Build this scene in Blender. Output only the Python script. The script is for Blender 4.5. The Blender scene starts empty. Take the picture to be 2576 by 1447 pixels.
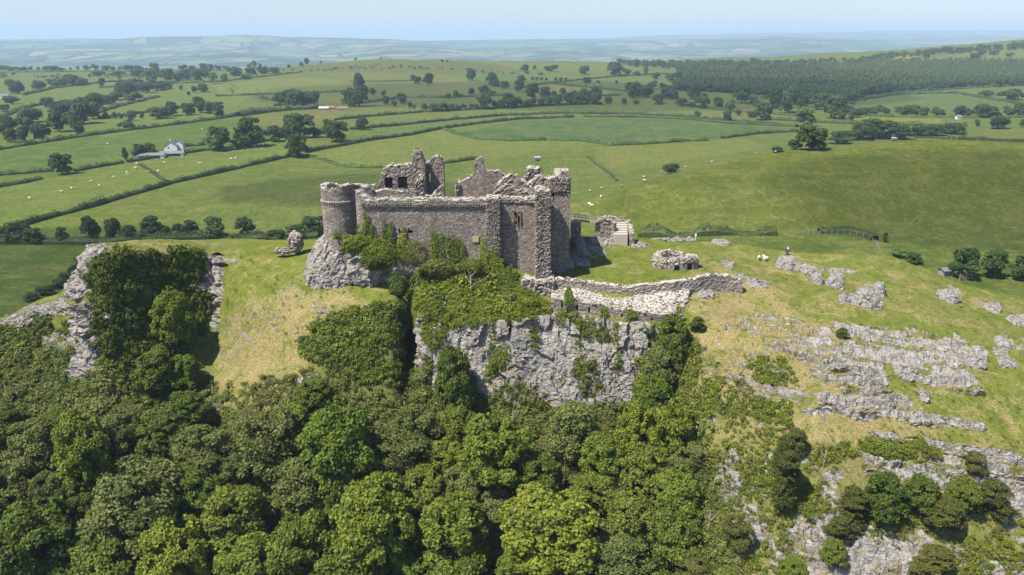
import bpy, math, random
import numpy as np
from mathutils import Vector, kdtree

# ------------------------------------------------------------------ camera, sky, sun, exposure
F, CX, CY, CZ = 1983.0, 1288.0, 723.5, 36.0          # focal length and centre in survey units, camera height in metres
PITCH = math.radians(17.6)
cp, sp = math.cos(PITCH), math.sin(PITCH)
S = bpy.context.scene
COL = S.collection
cam_data = bpy.data.cameras.new("camera")
cam = bpy.data.objects.new("camera", cam_data)
COL.objects.link(cam)
cam.location = (0, 0, CZ)
cam.rotation_euler = (math.pi / 2 - PITCH, 0, 0)
cam_data.sensor_fit = 'HORIZONTAL'
cam_data.angle_x = 2 * math.atan(1288 / F)
cam_data.clip_start, cam_data.clip_end = 1.0, 90000.0
S.camera = cam

TO_SUN = Vector((-0.42, -0.30, 0.855)).normalized()
elev = math.asin(TO_SUN.z)
azim = math.atan2(TO_SUN.x, TO_SUN.y)
W = bpy.data.worlds.new("World")
S.world = W
W.use_nodes = True
nt = W.node_tree
nt.nodes.clear()
wo = nt.nodes.new("ShaderNodeOutputWorld")
bg = nt.nodes.new("ShaderNodeBackground")
sk = nt.nodes.new("ShaderNodeTexSky")
sk.sky_type = 'NISHITA'
sk.sun_disc = False
sk.sun_elevation = elev
sk.sun_rotation = azim
sk.altitude = 300
sk.air_density = 1.0
sk.dust_density = 0.5
sk.ozone_density = 3.0
bg.inputs['Strength'].default_value = 0.085
tint = nt.nodes.new("ShaderNodeMix")
tint.data_type, tint.blend_type = 'RGBA', 'MULTIPLY'
tint.inputs[0].default_value = 1.0
tint.inputs[7].default_value = (1.0, 0.965, 1.0, 1)
nt.links.new(sk.outputs[0], tint.inputs[6])
nt.links.new(tint.outputs[2], bg.inputs['Color'])
nt.links.new(bg.outputs[0], wo.inputs['Surface'])
sd = bpy.data.lights.new("sun", 'SUN')
sd.energy = 5.0
sd.angle = math.radians(0.53)
sd.color = (1.0, 0.95, 0.87)
so = bpy.data.objects.new("sun", sd)
COL.objects.link(so)
so.rotation_euler = TO_SUN.to_track_quat('Z', 'Y').to_euler()
S.view_settings.view_transform = 'Standard'
S.view_settings.look = 'None'
S.view_settings.exposure = 0.78
S.view_settings.gamma = 1.0
S.view_settings.use_curve_mapping = False
S.render.engine = 'CYCLES'
S.cycles.use_denoising = True
S.cycles.max_bounces = 5
S.cycles.diffuse_bounces = 3
S.cycles.glossy_bounces = 1
S.cycles.transmission_bounces = 2
S.cycles.transparent_max_bounces = 4
S.cycles.volume_bounces = 1
HAZE_DENSITY = 0.00012

# ------------------------------------------------------------------ helpers: projection, noise
def at(px, py, Y):
    """world point at depth Y on the line of sight through survey point (px, py)"""
    a = (px - CX) / F
    b = -(py - CY) / F
    dy = cp + b * sp
    dz = -sp + b * cp
    t = Y / dy
    return Vector((a * t, Y, CZ + dz * t))

def at_np(px, py, Y):
    a = (px - CX) / F
    b = -(py - CY) / F
    t = Y / (cp + b * sp)
    return np.stack([a * t, Y + 0 * t, CZ + (-sp + b * cp) * t], -1)

def proj(P):
    P = np.asarray(P, float)
    x, y, z = P[..., 0], P[..., 1], P[..., 2] - CZ
    d = np.maximum(y * cp - z * sp, 1e-3)
    return CX + F * x / d, CY - F * (y * sp + z * cp) / d

def h3(ix, iy, iz, seed=0):
    n = (ix.astype(np.int64) * 374761393 + iy.astype(np.int64) * 668265263 + iz.astype(np.int64) * 2147483647 + seed * 1274126177) & 0xffffffff
    n = ((n ^ (n >> 13)) * 1274126177) & 0xffffffff
    n = ((n ^ (n >> 15)) * 2246822519) & 0xffffffff
    return ((n ^ (n >> 16)) & 0xffffff) / float(0xffffff)

def vnoise(P, scale, seed=0):
    Q = P / scale
    I = np.floor(Q).astype(np.int64)
    f = Q - I
    f = f * f * (3 - 2 * f)
    r = 0
    for dx in (0, 1):
        wx = f[..., 0] if dx else 1 - f[..., 0]
        for dy in (0, 1):
            wy = f[..., 1] if dy else 1 - f[..., 1]
            for dz in (0, 1):
                wz = f[..., 2] if dz else 1 - f[..., 2]
                r = r + wx * wy * wz * h3(I[..., 0] + dx, I[..., 1] + dy, I[..., 2] + dz, seed)
    return r * 2 - 1

def fbm(P, scale, oct=4, seed=0, gain=0.5):
    r, a, n = 0, 1.0, 0.0
    for k in range(oct):
        r = r + a * vnoise(P, scale / 2 ** k, seed + 17 * k)
        n += a
        a *= gain
    return r / n

def facets(P, scale, seed=0, tilt=0.6, jump=0.5):
    """blocky relief: every Voronoi cell is its own tilted facet; returns values about -1..1"""
    Q = P / scale
    I = np.floor(Q).astype(np.int64)
    best = np.full(Q.shape[:-1], 1e9)
    val = np.zeros(Q.shape[:-1])
    for dx in (-1, 0, 1):
        for dy in (-1, 0, 1):
            for dz in (-1, 0, 1):
                a, b, c = I[..., 0] + dx, I[..., 1] + dy, I[..., 2] + dz
                C = np.stack([a + h3(a, b, c, seed), b + h3(a, b, c, seed + 1), c + h3(a, b, c, seed + 2)], -1)
                d = Q - C
                dd = (d ** 2).sum(-1)
                g = np.stack([h3(a, b, c, seed + 3), h3(a, b, c, seed + 4), h3(a, b, c, seed + 5)], -1) * 2 - 1
                v = (d * g).sum(-1) * tilt * 2 + (h3(a, b, c, seed + 6) * 2 - 1) * jump
                m = dd < best
                best = np.where(m, dd, best)
                val = np.where(m, v, val)
    return val

def inpoly(px, py, poly):
    r = np.zeros(px.shape, bool)
    n = len(poly)
    for i in range(n):
        x0, y0 = poly[i]
        x1, y1 = poly[(i + 1) % n]
        if y0 == y1:
            continue
        c = ((y0 > py) != (y1 > py)) & (px < (x1 - x0) * (py - y0) / (y1 - y0) + x0)
        r ^= c
    return r

def smooth1(a, n, axis):
    if n < 1:
        return a
    k = np.exp(-0.5 * (np.arange(-2 * n, 2 * n + 1) / n) ** 2)
    k /= k.sum()
    pad = [(0, 0)] * a.ndim
    pad[axis] = (2 * n, 2 * n)
    b = np.pad(a, pad, mode='edge')
    return np.apply_along_axis(lambda v: np.convolve(v, k, mode='valid'), axis, b)

# ------------------------------------------------------------------ helpers: materials
def new_mat(name):
    m = bpy.data.materials.new(name)
    m.use_nodes = True
    m.node_tree.nodes.clear()
    return m, m.node_tree

class NB:
    def __init__(s, t):
        s.t = t
    def n(s, kind, **kw):
        x = s.t.nodes.new(kind)
        for k, v in kw.items():
            setattr(x, k, v)
        return x
    def l(s, a, b):
        s.t.links.new(a, b)
    def math(s, op, a, b=None, clamp=False):
        x = s.n("ShaderNodeMath", operation=op)
        x.use_clamp = clamp
        for i, v in enumerate((a, b)):
            if v is None:
                continue
            if isinstance(v, (int, float)):
                x.inputs[i].default_value = v
            else:
                s.l(v, x.inputs[i])
        return x.outputs[0]
    def mix(s, f, a, b, mode='MIX'):
        x = s.n("ShaderNodeMix", data_type='RGBA', blend_type=mode)
        for sock, v in ((x.inputs[0], f), (x.inputs[6], a), (x.inputs[7], b)):
            if isinstance(v, (int, float)):
                sock.default_value = v
            elif isinstance(v, tuple):
                sock.default_value = (*v[:3], 1)
            else:
                s.l(v, sock)
        return x.outputs[2]
    def noise(s, scale, detail=4, rough=0.55, vec=None, dist=0.0):
        x = s.n("ShaderNodeTexNoise")
        x.inputs['Scale'].default_value = scale
        x.inputs['Detail'].default_value = detail
        x.inputs['Roughness'].default_value = rough
        x.inputs['Distortion'].default_value = dist
        s.l(vec if vec is not None else s.pos(), x.inputs['Vector'])
        return x.outputs[0]
    def voro(s, scale, vec=None, feature='F1'):
        x = s.n("ShaderNodeTexVoronoi", feature=feature)
        x.inputs['Scale'].default_value = scale
        s.l(vec if vec is not None else s.pos(), x.inputs['Vector'])
        return x
    def pos(s):
        if not hasattr(s, '_p'):
            s._p = s.n("ShaderNodeTexCoord").outputs['Object']
        return s._p
    def scaled(s, v, vec=None):
        x = s.n("ShaderNodeMapping")
        x.inputs['Scale'].default_value = v
        s.l(vec if vec is not None else s.pos(), x.inputs['Vector'])
        return x.outputs[0]
    def ramp(s, f, stops):
        x = s.n("ShaderNodeValToRGB")
        e = x.color_ramp.elements
        while len(e) < len(stops):
            e.new(0.5)
        for i, (p, c) in enumerate(stops):
            e[i].position = p
            e[i].color = (c, c, c, 1) if isinstance(c, (int, float)) else (*c[:3], 1)
        s.l(f, x.inputs[0])
        return x.outputs[0]
    def attr(s, name, out='Fac'):
        x = s.n("ShaderNodeAttribute", attribute_name=name)
        return x.outputs[out]
    def bump(s, h, strength, dist):
        x = s.n("ShaderNodeBump")
        x.inputs['Strength'].default_value = strength
        x.inputs['Distance'].default_value = dist
        s.l(h, x.inputs['Height'])
        return x.outputs[0]
    def out(s, color, rough=0.9, normal=None, spec=0.2):
        p = s.n("ShaderNodeBsdfPrincipled")
        o = s.n("ShaderNodeOutputMaterial")
        p.inputs['Roughness'].default_value = rough
        p.inputs['Specular IOR Level'].default_value = spec
        if isinstance(color, tuple):
            p.inputs['Base Color'].default_value = (*color[:3], 1)
        else:
            s.l(color, p.inputs['Base Color'])
        if normal is not None:
            s.l(normal, p.inputs['Normal'])
        s.l(p.outputs[0], o.inputs['Surface'])
        return p

def plain(name, c, rough=0.85, var=0.25, scale=3.0):
    m, t = new_mat(name)
    b = NB(t)
    n = b.noise(scale, 4, 0.6)
    col = b.mix(n, tuple(x * (1 - var) for x in c), tuple(min(1, x * (1 + var)) for x in c))
    b.out(col, rough)
    return m

def leaf_mat(name, c1, c2, c3=None, trans=0.3, spread=1.0):
    m, t = new_mat(name)
    b = NB(t)
    oi = b.n("ShaderNodeObjectInfo").outputs['Random']
    isl = b.n("ShaderNodeNewGeometry").outputs['Random Per Island']
    col = b.mix(oi, c1, c2)
    col = b.mix(b.math('MULTIPLY', b.ramp(b.noise(0.35, 3, 0.6), [(0.42, 0.0), (0.62, 1.0)]), 0.45), col, c3 or c2)
    br = b.n("ShaderNodeHueSaturation")
    b.l(b.math('ADD', b.math('MULTIPLY', isl, 1.0 * spread), 1.08 - 0.5 * spread), br.inputs['Value'])
    b.l(b.math('ADD', b.math('MULTIPLY', isl, 0.03), 0.485), br.inputs['Hue'])
    b.l(col, br.inputs['Color'])
    p = b.n("ShaderNodeBsdfPrincipled")
    p.inputs['Roughness'].default_value = 0.55
    p.inputs['Specular IOR Level'].default_value = 0.25
    b.l(br.outputs[0], p.inputs['Base Color'])
    tr = b.n("ShaderNodeBsdfTranslucent")
    b.l(b.mix(1.0, br.outputs[0], (1.0, 1.0, 0.5), 'MULTIPLY'), tr.inputs['Color'])
    mx = b.n("ShaderNodeMixShader")
    mx.inputs[0].default_value = trans
    b.l(p.outputs[0], mx.inputs[1])
    b.l(tr.outputs[0], mx.inputs[2])
    o = b.n("ShaderNodeOutputMaterial")
    b.l(mx.outputs[0], o.inputs['Surface'])
    return m

def grass_nodes(b, scale=1.0):
    n1 = b.noise(0.045 * scale, 5, 0.6)
    n2 = b.noise(0.7 * scale, 5, 0.65, dist=0.6)
    n3 = b.noise(5.0 * scale, 4, 0.7)
    return n1, n2, n3

def hill_material():
    m, t = new_mat("crag grass and limestone")
    b = NB(t)
    rock, dry, scrub = b.attr("rock"), b.attr("dry"), b.attr("scrub")
    n1, n2, n3 = grass_nodes(b)
    fresh = b.mix(b.ramp(n2, [(0.35, 0.0), (0.65, 1.0)]), (0.085, 0.120, 0.014), (0.165, 0.185, 0.030))
    straw = b.mix(b.ramp(n3, [(0.35, 0.0), (0.65, 1.0)]), (0.200, 0.160, 0.060), (0.360, 0.285, 0.135))
    sc = b.mix(b.ramp(n2, [(0.3, 0.0), (0.7, 1.0)]), (0.060, 0.085, 0.014), (0.230, 0.200, 0.085))
    fine = b.noise(1.7, 6, 0.75, b.scaled((1, 1.6, 1)), dist=0.8)
    dm = b.math('ADD', b.math('ADD', b.math('MULTIPLY', dry, 0.72), b.math('MULTIPLY', b.math('SUBTRACT', fine, 0.5), 2.4)), b.math('MULTIPLY', b.math('SUBTRACT', b.noise(0.22, 5, 0.7, dist=0.8), 0.5), 2.6))
    g = b.mix(b.ramp(dm, [(0.30, 0.0), (0.78, 1.0)]), fresh, straw)
    sc = b.mix(b.ramp(fine, [(0.46, 0.0), (0.60, 0.7)]), sc, (0.13, 0.175, 0.022))
    g = b.mix(b.math('MULTIPLY', b.ramp(scrub, [(0.3, 0.0), (0.7, 1.0)]), b.math('SUBTRACT', 1.0, b.math('MULTIPLY', dry, 0.7))), g, sc)
    g = b.mix(b.ramp(n3, [(0.28, 0.6), (0.55, 0.0)]), g, (0.055, 0.06, 0.012))
    # limestone
    r1 = b.noise(0.55, 6, 0.7)
    r2 = b.noise(3.2, 6, 0.75)
    lime = b.mix(b.ramp(r1, [(0.3, 0.0), (0.7, 1.0)]), (0.245, 0.235, 0.222), (0.455, 0.43, 0.39))
    lime = b.mix(b.ramp(r2, [(0.30, 0.55), (0.52, 0.0)]), lime, (0.13, 0.125, 0.115))
    lime = b.mix(b.ramp(b.noise(0.9, 5, 0.7, b.scaled((1, 1, 0.5))), [(0.48, 0.0), (0.62, 0.75)]), lime, (0.27, 0.205, 0.12))
    lime = b.mix(b.ramp(b.noise(0.5, 5, 0.7, b.scaled((1, 1, 0.3))), [(0.54, 0.0), (0.66, 0.6)]), lime, (0.16, 0.155, 0.15))
    wv = b.n("ShaderNodeVectorMath", operation='ADD')
    wn = b.n("ShaderNodeTexNoise"); wn.inputs['Scale'].default_value = 0.9; wn.inputs['Detail'].default_value = 5
    b.l(b.pos(), wn.inputs['Vector'])
    b.l(b.pos(), wv.inputs[0]); b.l(wn.outputs['Color'], wv.inputs[1])
    mp = b.n("ShaderNodeMapping"); mp.inputs['Rotation'].default_value = (0, math.radians(24), 0); mp.inputs['Scale'].default_value = (0.55, 0.9, 1.5)
    b.l(wv.outputs[0], mp.inputs['Vector'])
    crack = b.voro(1.0, mp.outputs[0], 'DISTANCE_TO_EDGE').outputs['Distance']
    streak = b.noise(2.6, 6, 0.75, b.scaled((1.0, 1.0, 0.45)), dist=0.8)
    lime = b.mix(b.ramp(streak, [(0.36, 0.65), (0.50, 0.0)]), lime, (0.12, 0.115, 0.105))
    lime = b.mix(b.ramp(crack, [(0.0, 0.55), (0.035, 0.0)]), lime, (0.09, 0.085, 0.07))
    rm = b.math('ADD', rock, b.math('MULTIPLY', b.math('SUBTRACT', b.noise(0.9, 7, 0.78, b.scaled((0.8, 1.2, 1.6)), dist=1.0), 0.5), 2.6))
    rmask = b.ramp(rm, [(0.50, 0.0), (0.58, 1.0)])
    col = b.mix(rmask, g, lime)
    hgt = b.math('ADD', b.math('MULTIPLY', fine, 0.5), b.math('ADD', b.math('MULTIPLY', b.noise(9, 4, 0.7), 0.35), b.math('MULTIPLY', r2, 0.8)))
    hgt = b.math('ADD', hgt, b.math('MULTIPLY', b.ramp(crack, [(0.0, 0.0), (0.08, 1.0)]), b.math('MULTIPLY', rmask, 0.5)))
    b.out(col, 0.95, b.bump(hgt, 0.75, 0.28), 0.1)
    return m

def field_material():
    m, t = new_mat("pasture and crops")
    b = NB(t)
    base = b.mix(1.0, b.attr("fieldcol", 'Color'), (0.80, 0.83, 0.45), 'MULTIPLY')
    far = b.attr("far")
    n1 = b.noise(0.012, 5, 0.6)
    n2 = b.noise(0.09, 6, 0.65, b.scaled((0.6, 1.0, 1)), dist=0.5)
    n3 = b.noise(0.8, 5, 0.7)
    c = b.mix(b.ramp(n1, [(0.35, 0.25), (0.65, 0.0)]), base, (0.075, 0.085, 0.03))
    c = b.mix(b.ramp(n2, [(0.42, 0.0), (0.62, 0.45)]), c, (0.165, 0.155, 0.036))
    n4 = b.noise(0.35, 6, 0.75, b.scaled((1.0, 0.5, 1)), dist=1.5)
    c = b.mix(b.ramp(n4, [(0.40, 0.62), (0.52, 0.0)]), c, (0.045, 0.068, 0.012))
    c = b.mix(b.ramp(n4, [(0.54, 0.0), (0.62, 0.5)]), c, (0.185, 0.185, 0.04))
    c = b.mix(b.ramp(n3, [(0.3, 0.40), (0.6, 0.0)]), c, (0.035, 0.055, 0.012))
    wv_ = b.n("ShaderNodeTexWave"); wv_.inputs['Scale'].default_value = 0.055; wv_.inputs['Distortion'].default_value = 3.0; wv_.inputs['Detail'].default_value = 3; wv_.inputs['Detail Scale'].default_value = 0.4
    b.l(b.scaled((0.35, 1.0, 0)), wv_.inputs['Vector'])
    c = b.mix(b.math('MULTIPLY', b.ramp(wv_.outputs[0], [(0.3, 0.0), (0.9, 1.0)]), 0.07), c, (0.13, 0.15, 0.03))
    tr_ = b.noise(0.06, 3, 0.5, b.scaled((0.5, 1.4, 0)), dist=2.5)
    tk = b.ramp(tr_, [(0.485, 0.0), (0.498, 0.5), (0.511, 0.0)])
    c = b.mix(b.math('MULTIPLY', tk, b.ramp(n2, [(0.4, 0.0), (0.6, 1.0)])), c, (0.22, 0.21, 0.075))
    # far patchwork of fields and woods
    v = b.voro(0.0042, b.scaled((1, 0.62, 0)))
    hue = b.n("ShaderNodeSeparateColor")
    b.l(v.outputs['Color'], hue.inputs[0])
    pc = b.ramp(hue.outputs[0], [(0.0, (0.05, 0.09, 0.025)), (0.3, (0.09, 0.13, 0.04)), (0.6, (0.14, 0.17, 0.06)), (0.82, (0.14, 0.165, 0.06)), (0.97, (0.22, 0.20, 0.10))])
    ed = b.voro(0.0042, b.scaled((1, 0.62, 0)), 'DISTANCE_TO_EDGE').outputs['Distance']
    wood = b.noise(0.0016, 5, 0.65, b.scaled((1, 0.8, 0)))
    wm = b.math('MAXIMUM', b.ramp(ed, [(0.035, 1.0), (0.07, 0.0)]), b.ramp(wood, [(0.50, 0.0), (0.54, 1.0)]))
    wm = b.math('MAXIMUM', wm, b.ramp(b.noise(0.012, 4, 0.7), [(0.60, 0.0), (0.64, 1.0)]))
    pc = b.mix(wm, pc, (0.022, 0.036, 0.016))
    c = b.mix(far, c, pc)
    b.out(c, 0.95, b.bump(b.math('ADD', n3, b.math('MULTIPLY', n2, 2.0)), 0.6, 0.5), 0.1)
    return m

def stone_material(name, tint=(1, 1, 1), cap=0.75):
    m, t = new_mat(name)
    b = NB(t)
    tc = b.pos()
    # thin courses: stretched cells give each stone its own shade
    v = b.voro(1.0, b.scaled((2.6, 2.6, 7.5), tc))
    sp_ = b.n("ShaderNodeSeparateColor")
    b.l(v.outputs['Color'], sp_.inputs[0])
    ed = b.voro(1.0, b.scaled((2.6, 2.6, 7.5), tc), 'DISTANCE_TO_EDGE').outputs['Distance']
    T = lambda c: tuple(x * y for x, y in zip(c, tint))
    c = b.ramp(sp_.outputs[0], [(0.0, T((0.115, 0.10, 0.09))), (0.35, T((0.205, 0.18, 0.165))), (0.7, T((0.285, 0.25, 0.225))), (1.0, T((0.42, 0.385, 0.34)))])
    c = b.mix(b.ramp(ed, [(0.0, 0.8), (0.10, 0.0)]), c, T((0.085, 0.075, 0.065)))
    big = b.noise(0.28, 5, 0.65)
    c = b.mix(b.ramp(big, [(0.38, 0.45), (0.6, 0.0)]), c, T((0.125, 0.11, 0.105)))
    c = b.mix(b.ramp(b.noise(1.3, 5, 0.7), [(0.55, 0.0), (0.72, 0.6)]), c, T((0.33, 0.29, 0.245)))
    c = b.mix(b.ramp(b.noise(2.4, 4, 0.7), [(0.63, 0.0), (0.70, 0.9)]), c, (0.50, 0.47, 0.41))
    c = b.mix(b.ramp(b.noise(0.9, 5, 0.65, b.scaled((1, 1, 0.14), tc)), [(0.52, 0.0), (0.66, 0.5)]), c, T((0.12, 0.105, 0.095)))
    # pale lichen on whatever faces the sky
    nz = b.n("ShaderNodeSeparateXYZ")
    b.l(b.n("ShaderNodeNewGeometry").outputs['Normal'], nz.inputs[0])
    up = b.math('ADD', nz.outputs[2], b.math('MULTIPLY', b.math('SUBTRACT', b.noise(3.0, 4, 0.7), 0.5), 0.7))
    c = b.mix(b.math('MULTIPLY', b.ramp(up, [(0.40, 0.0), (0.75, 1.0)]), cap), c, (0.47, 0.44, 0.37))
    hgt = b.math('ADD', b.math('MULTIPLY', b.ramp(ed, [(0.0, 0.0), (0.15, 1.0)]), 0.7), b.math('ADD', b.noise(6, 5, 0.7), b.math('MULTIPLY', sp_.outputs[1], 0.7)))
    b.out(c, 0.93, b.bump(hgt, 0.7, 0.07), 0.15)
    return m

M = {}
M['hill'] = hill_material()
M['field'] = field_material()
M['stone'] = stone_material("castle masonry", (1.20, 1.14, 1.07), 0.55)
M['rubble'] = stone_material("rubble core", (1.20, 1.15, 1.06), 0.7)
M['kiln'] = stone_material("kiln stone", (1.34, 1.29, 1.22), 0.75)
M['ash'] = leaf_mat("ash leaves", (0.115, 0.165, 0.016), (0.225, 0.255, 0.024), (0.12, 0.17, 0.03), 0.42)
M['oak'] = leaf_mat("oak leaves", (0.075, 0.115, 0.014), (0.165, 0.195, 0.024), (0.15, 0.18, 0.03), 0.4)
M['grey'] = leaf_mat("willow leaves", (0.180, 0.205, 0.052), (0.105, 0.135, 0.032), (0.22, 0.22, 0.06), 0.4)
M['yew'] = leaf_mat("yew needles", (0.060, 0.070, 0.010), (0.090, 0.095, 0.014), (0.11, 0.10, 0.02), 0.15)
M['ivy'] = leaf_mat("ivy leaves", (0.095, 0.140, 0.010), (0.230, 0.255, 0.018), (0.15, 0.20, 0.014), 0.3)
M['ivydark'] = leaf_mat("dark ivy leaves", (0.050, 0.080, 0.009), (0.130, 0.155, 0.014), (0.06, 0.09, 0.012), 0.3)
M['scrub'] = leaf_mat("bramble leaves", (0.095, 0.125, 0.020), (0.195, 0.200, 0.040), (0.22, 0.18, 0.06), 0.35)
M['bgleaf'] = leaf_mat("hedgerow tree leaves", (0.045, 0.080, 0.020), (0.070, 0.110, 0.026), (0.05, 0.085, 0.025), 0.25, 0.7)
M['bglight'] = leaf_mat("pale tree leaves", (0.10, 0.150, 0.040), (0.12, 0.17, 0.05), None, 0.3, 0.7)
M['hedge'] = leaf_mat("hedge leaves", (0.040, 0.068, 0.016), (0.065, 0.095, 0.024), (0.08, 0.10, 0.03), 0.2, 0.9)
M['bark'] = plain("bark", (0.16, 0.135, 0.10), 0.95)
M['twig'] = plain("bleached twigs", (0.45, 0.40, 0.32), 0.9)
M['white'] = plain("white render", (0.72, 0.72, 0.70), 0.8, 0.06)
M['slate'] = plain("grey slate", (0.16, 0.165, 0.18), 0.6, 0.15)
M['rust'] = plain("rusty sheet", (0.24, 0.12, 0.09), 0.8, 0.3, 0.6)
M['sheet'] = plain("pale sheet roof", (0.38, 0.39, 0.40), 0.5, 0.12)
M['wood'] = plain("weathered timber", (0.27, 0.24, 0.20), 0.9)
M['wool'] = plain("wool", (0.48, 0.38, 0.27), 0.95, 0.12, 8)
M['woolwhite'] = plain("clean wool", (0.62, 0.57, 0.48), 0.95, 0.08, 8)
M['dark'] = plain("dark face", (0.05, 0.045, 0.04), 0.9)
M['glass'] = plain("window glass", (0.04, 0.045, 0.05), 0.2)
M['gold'] = plain("ochre board", (0.46, 0.38, 0.16), 0.8, 0.1)
M['reddish'] = plain("red sandstone", (0.22, 0.115, 0.09), 0.9)
M['track'] = plain("stony track", (0.42, 0.38, 0.32), 0.95)
M['skin'] = plain("skin", (0.50, 0.33, 0.24), 0.6, 0.05)
M['cloth_red'] = plain("red jacket", (0.42, 0.05, 0.05), 0.9, 0.1)
M['cloth_white'] = plain("pale shirt", (0.72, 0.68, 0.60), 0.9, 0.05)
M['cloth_blue'] = plain("blue trousers", (0.07, 0.09, 0.16), 0.9, 0.1)
M['cloth_tan'] = plain("tan trousers", (0.42, 0.34, 0.24), 0.9, 0.1)

# ------------------------------------------------------------------ helpers: objects
def link(name, me, mat=None, parent=None, smooth=False):
    if mat is not None:
        me.materials.clear()
        me.materials.append(mat)
    if smooth:
        me.polygons.foreach_set("use_smooth", np.ones(len(me.polygons), bool))
    o = bpy.data.objects.new(name, me)
    COL.objects.link(o)
    if parent is not None:
        o.parent = parent
    return o

def mesh_np(name, V, quads=None, tris=None):
    me = bpy.data.meshes.new(name)
    V = np.asarray(V, np.float32).reshape(-1, 3)
    me.vertices.add(len(V))
    me.vertices.foreach_set("co", V.ravel())
    parts, starts, tot, n = [], [], [], 0
    for f in (quads, tris):
        if f is None or len(f) == 0:
            continue
        f = np.asarray(f, np.int32)
        k = f.shape[1]
        parts.append(f.ravel())
        starts.append(n + np.arange(len(f)) * k)
        tot.append(np.full(len(f), k))
        n += f.size
    me.loops.add(n)
    me.loops.foreach_set("vertex_index", np.concatenate(parts).astype(np.int32))
    st = np.concatenate(starts).astype(np.int32)
    me.polygons.add(len(st))
    me.polygons.foreach_set("loop_start", st)
    me.update(calc_edges=True)
    me.validate()
    me.polygons.foreach_set('use_smooth', np.zeros(len(me.polygons), bool))
    return me

def grid_quads(nr, nc, off=0, wrap=False):
    r = np.arange(nr - 1)[:, None]
    c = np.arange(nc if wrap else nc - 1)[None, :]
    a = r * nc + c
    b = r * nc + (c + 1) % nc
    return np.stack([a, b, b + nc, a + nc], -1).reshape(-1, 4) + off

class MB:
    """collects simple shapes into one mesh"""
    def __init__(s):
        s.v, s.q, s.t = [], [], []
        s.n = 0
    def add(s, V, q=None, t=None):
        V = np.asarray(V, float).reshape(-1, 3)
        if q is not None and len(q):
            s.q.append(np.asarray(q) + s.n)
        if t is not None and len(t):
            s.t.append(np.asarray(t) + s.n)
        s.v.append(V)
        s.n += len(V)
        return s
    def box(s, c, size, rz=0, taper=1.0):
        x, y, z = (k / 2 for k in size)
        V = np.array([(-x, -y, -z), (x, -y, -z), (x, y, -z), (-x, y, -z), (-x * taper, -y * taper, z), (x * taper, -y * taper, z), (x * taper, y * taper, z), (-x * taper, y * taper, z)], float)
        cr, sr = math.cos(rz), math.sin(rz)
        V = V @ np.array([[cr, sr, 0], [-sr, cr, 0], [0, 0, 1]]) + np.array(c)
        return s.add(V, [(0, 3, 2, 1), (4, 5, 6, 7), (0, 1, 5, 4), (1, 2, 6, 5), (2, 3, 7, 6), (3, 0, 4, 7)])
    def tube(s, pts, rad, sides=6):
        pts = [Vector(p) for p in pts]
        rings = []
        for i, p in enumerate(pts):
            d = (pts[min(i + 1, len(pts) - 1)] - pts[max(i - 1, 0)])
            d = d.normalized() if d.length > 1e-6 else Vector((0, 0, 1))
            u = d.cross(Vector((0.31, 0.95, 0.1))).normalized()
            w = d.cross(u)
            r = rad[i] if isinstance(rad, (list, tuple)) else rad
            rings.append([p + (u * math.cos(2 * math.pi * k / sides) + w * math.sin(2 * math.pi * k / sides)) * r for k in range(sides)])
        V = [tuple(p) for r in rings for p in r] + [tuple(pts[0]), tuple(pts[-1])]
        q = grid_quads(len(rings), sides, 0, True)
        a, b = len(V) - 2, len(V) - 1
        t = [(a, (k + 1) % sides, k) for k in range(sides)]
        o = (len(rings) - 1) * sides
        t += [(b, o + k, o + (k + 1) % sides) for k in range(sides)]
        return s.add(V, q, t)
    def ball(s, c, r, nu=8, nv=6, jitter=0, seed=1):
        rr = random.Random(seed)
        V = []
        for i in range(nv + 1):
            th = math.pi * i / nv
            for k in range(nu):
                ph = 2 * math.pi * k / nu
                j = 1 + rr.uniform(-jitter, jitter)
                V.append((c[0] + r[0] * math.sin(th) * math.cos(ph) * j, c[1] + r[1] * math.sin(th) * math.sin(ph) * j, c[2] - r[2] * math.cos(th) * j))
        return s.add(V, grid_quads(nv + 1, nu, 0, True))
    def mesh(s, name):
        V = np.concatenate(s.v)
        return mesh_np(name, V, np.concatenate(s.q) if s.q else None, np.concatenate(s.t) if s.t else None)
    def build(s, name, mat, parent=None, smooth=False):
        return link(name, s.mesh(name), mat, parent, smooth)

def tag(o, label=None, cat=None, group=None, kind=None):
    if label: o['label'] = label
    if cat: o['category'] = cat
    if group: o['group'] = group
    if kind: o['kind'] = kind
    return o

def empty(name, loc=(0, 0, 0), rz=0, label=None, cat=None, group=None):
    o = bpy.data.objects.new(name, None)
    COL.objects.link(o)
    o.location = loc
    o.rotation_euler = (0, 0, rz)
    o.empty_display_size = 0.5
    return tag(o, label, cat, group)

def copy_tree(o, parent=None):
    c = o.copy()
    COL.objects.link(c)
    c.parent = parent
    for ch in list(o.children):
        copy_tree(ch, c)
    return c

_ONES = ["first", "second", "third", "fourth", "fifth", "sixth", "seventh", "eighth", "ninth", "tenth", "eleventh", "twelfth", "thirteenth", "fourteenth", "fifteenth", "sixteenth", "seventeenth", "eighteenth", "nineteenth"]
_TENS = {20: "twenty", 30: "thirty", 40: "forty", 50: "fifty", 60: "sixty", 70: "seventy", 80: "eighty", 90: "ninety"}
_TENTH = {20: "twentieth", 30: "thirtieth", 40: "fortieth", 50: "fiftieth", 60: "sixtieth", 70: "seventieth", 80: "eightieth", 90: "ninetieth"}
def ordinal(n):
    if n < 20: return _ONES[n - 1]
    t, o = n // 10 * 10, n % 10
    return _TENTH[t] if o == 0 else _TENS[t] + "-" + _ONES[o - 1]

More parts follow.
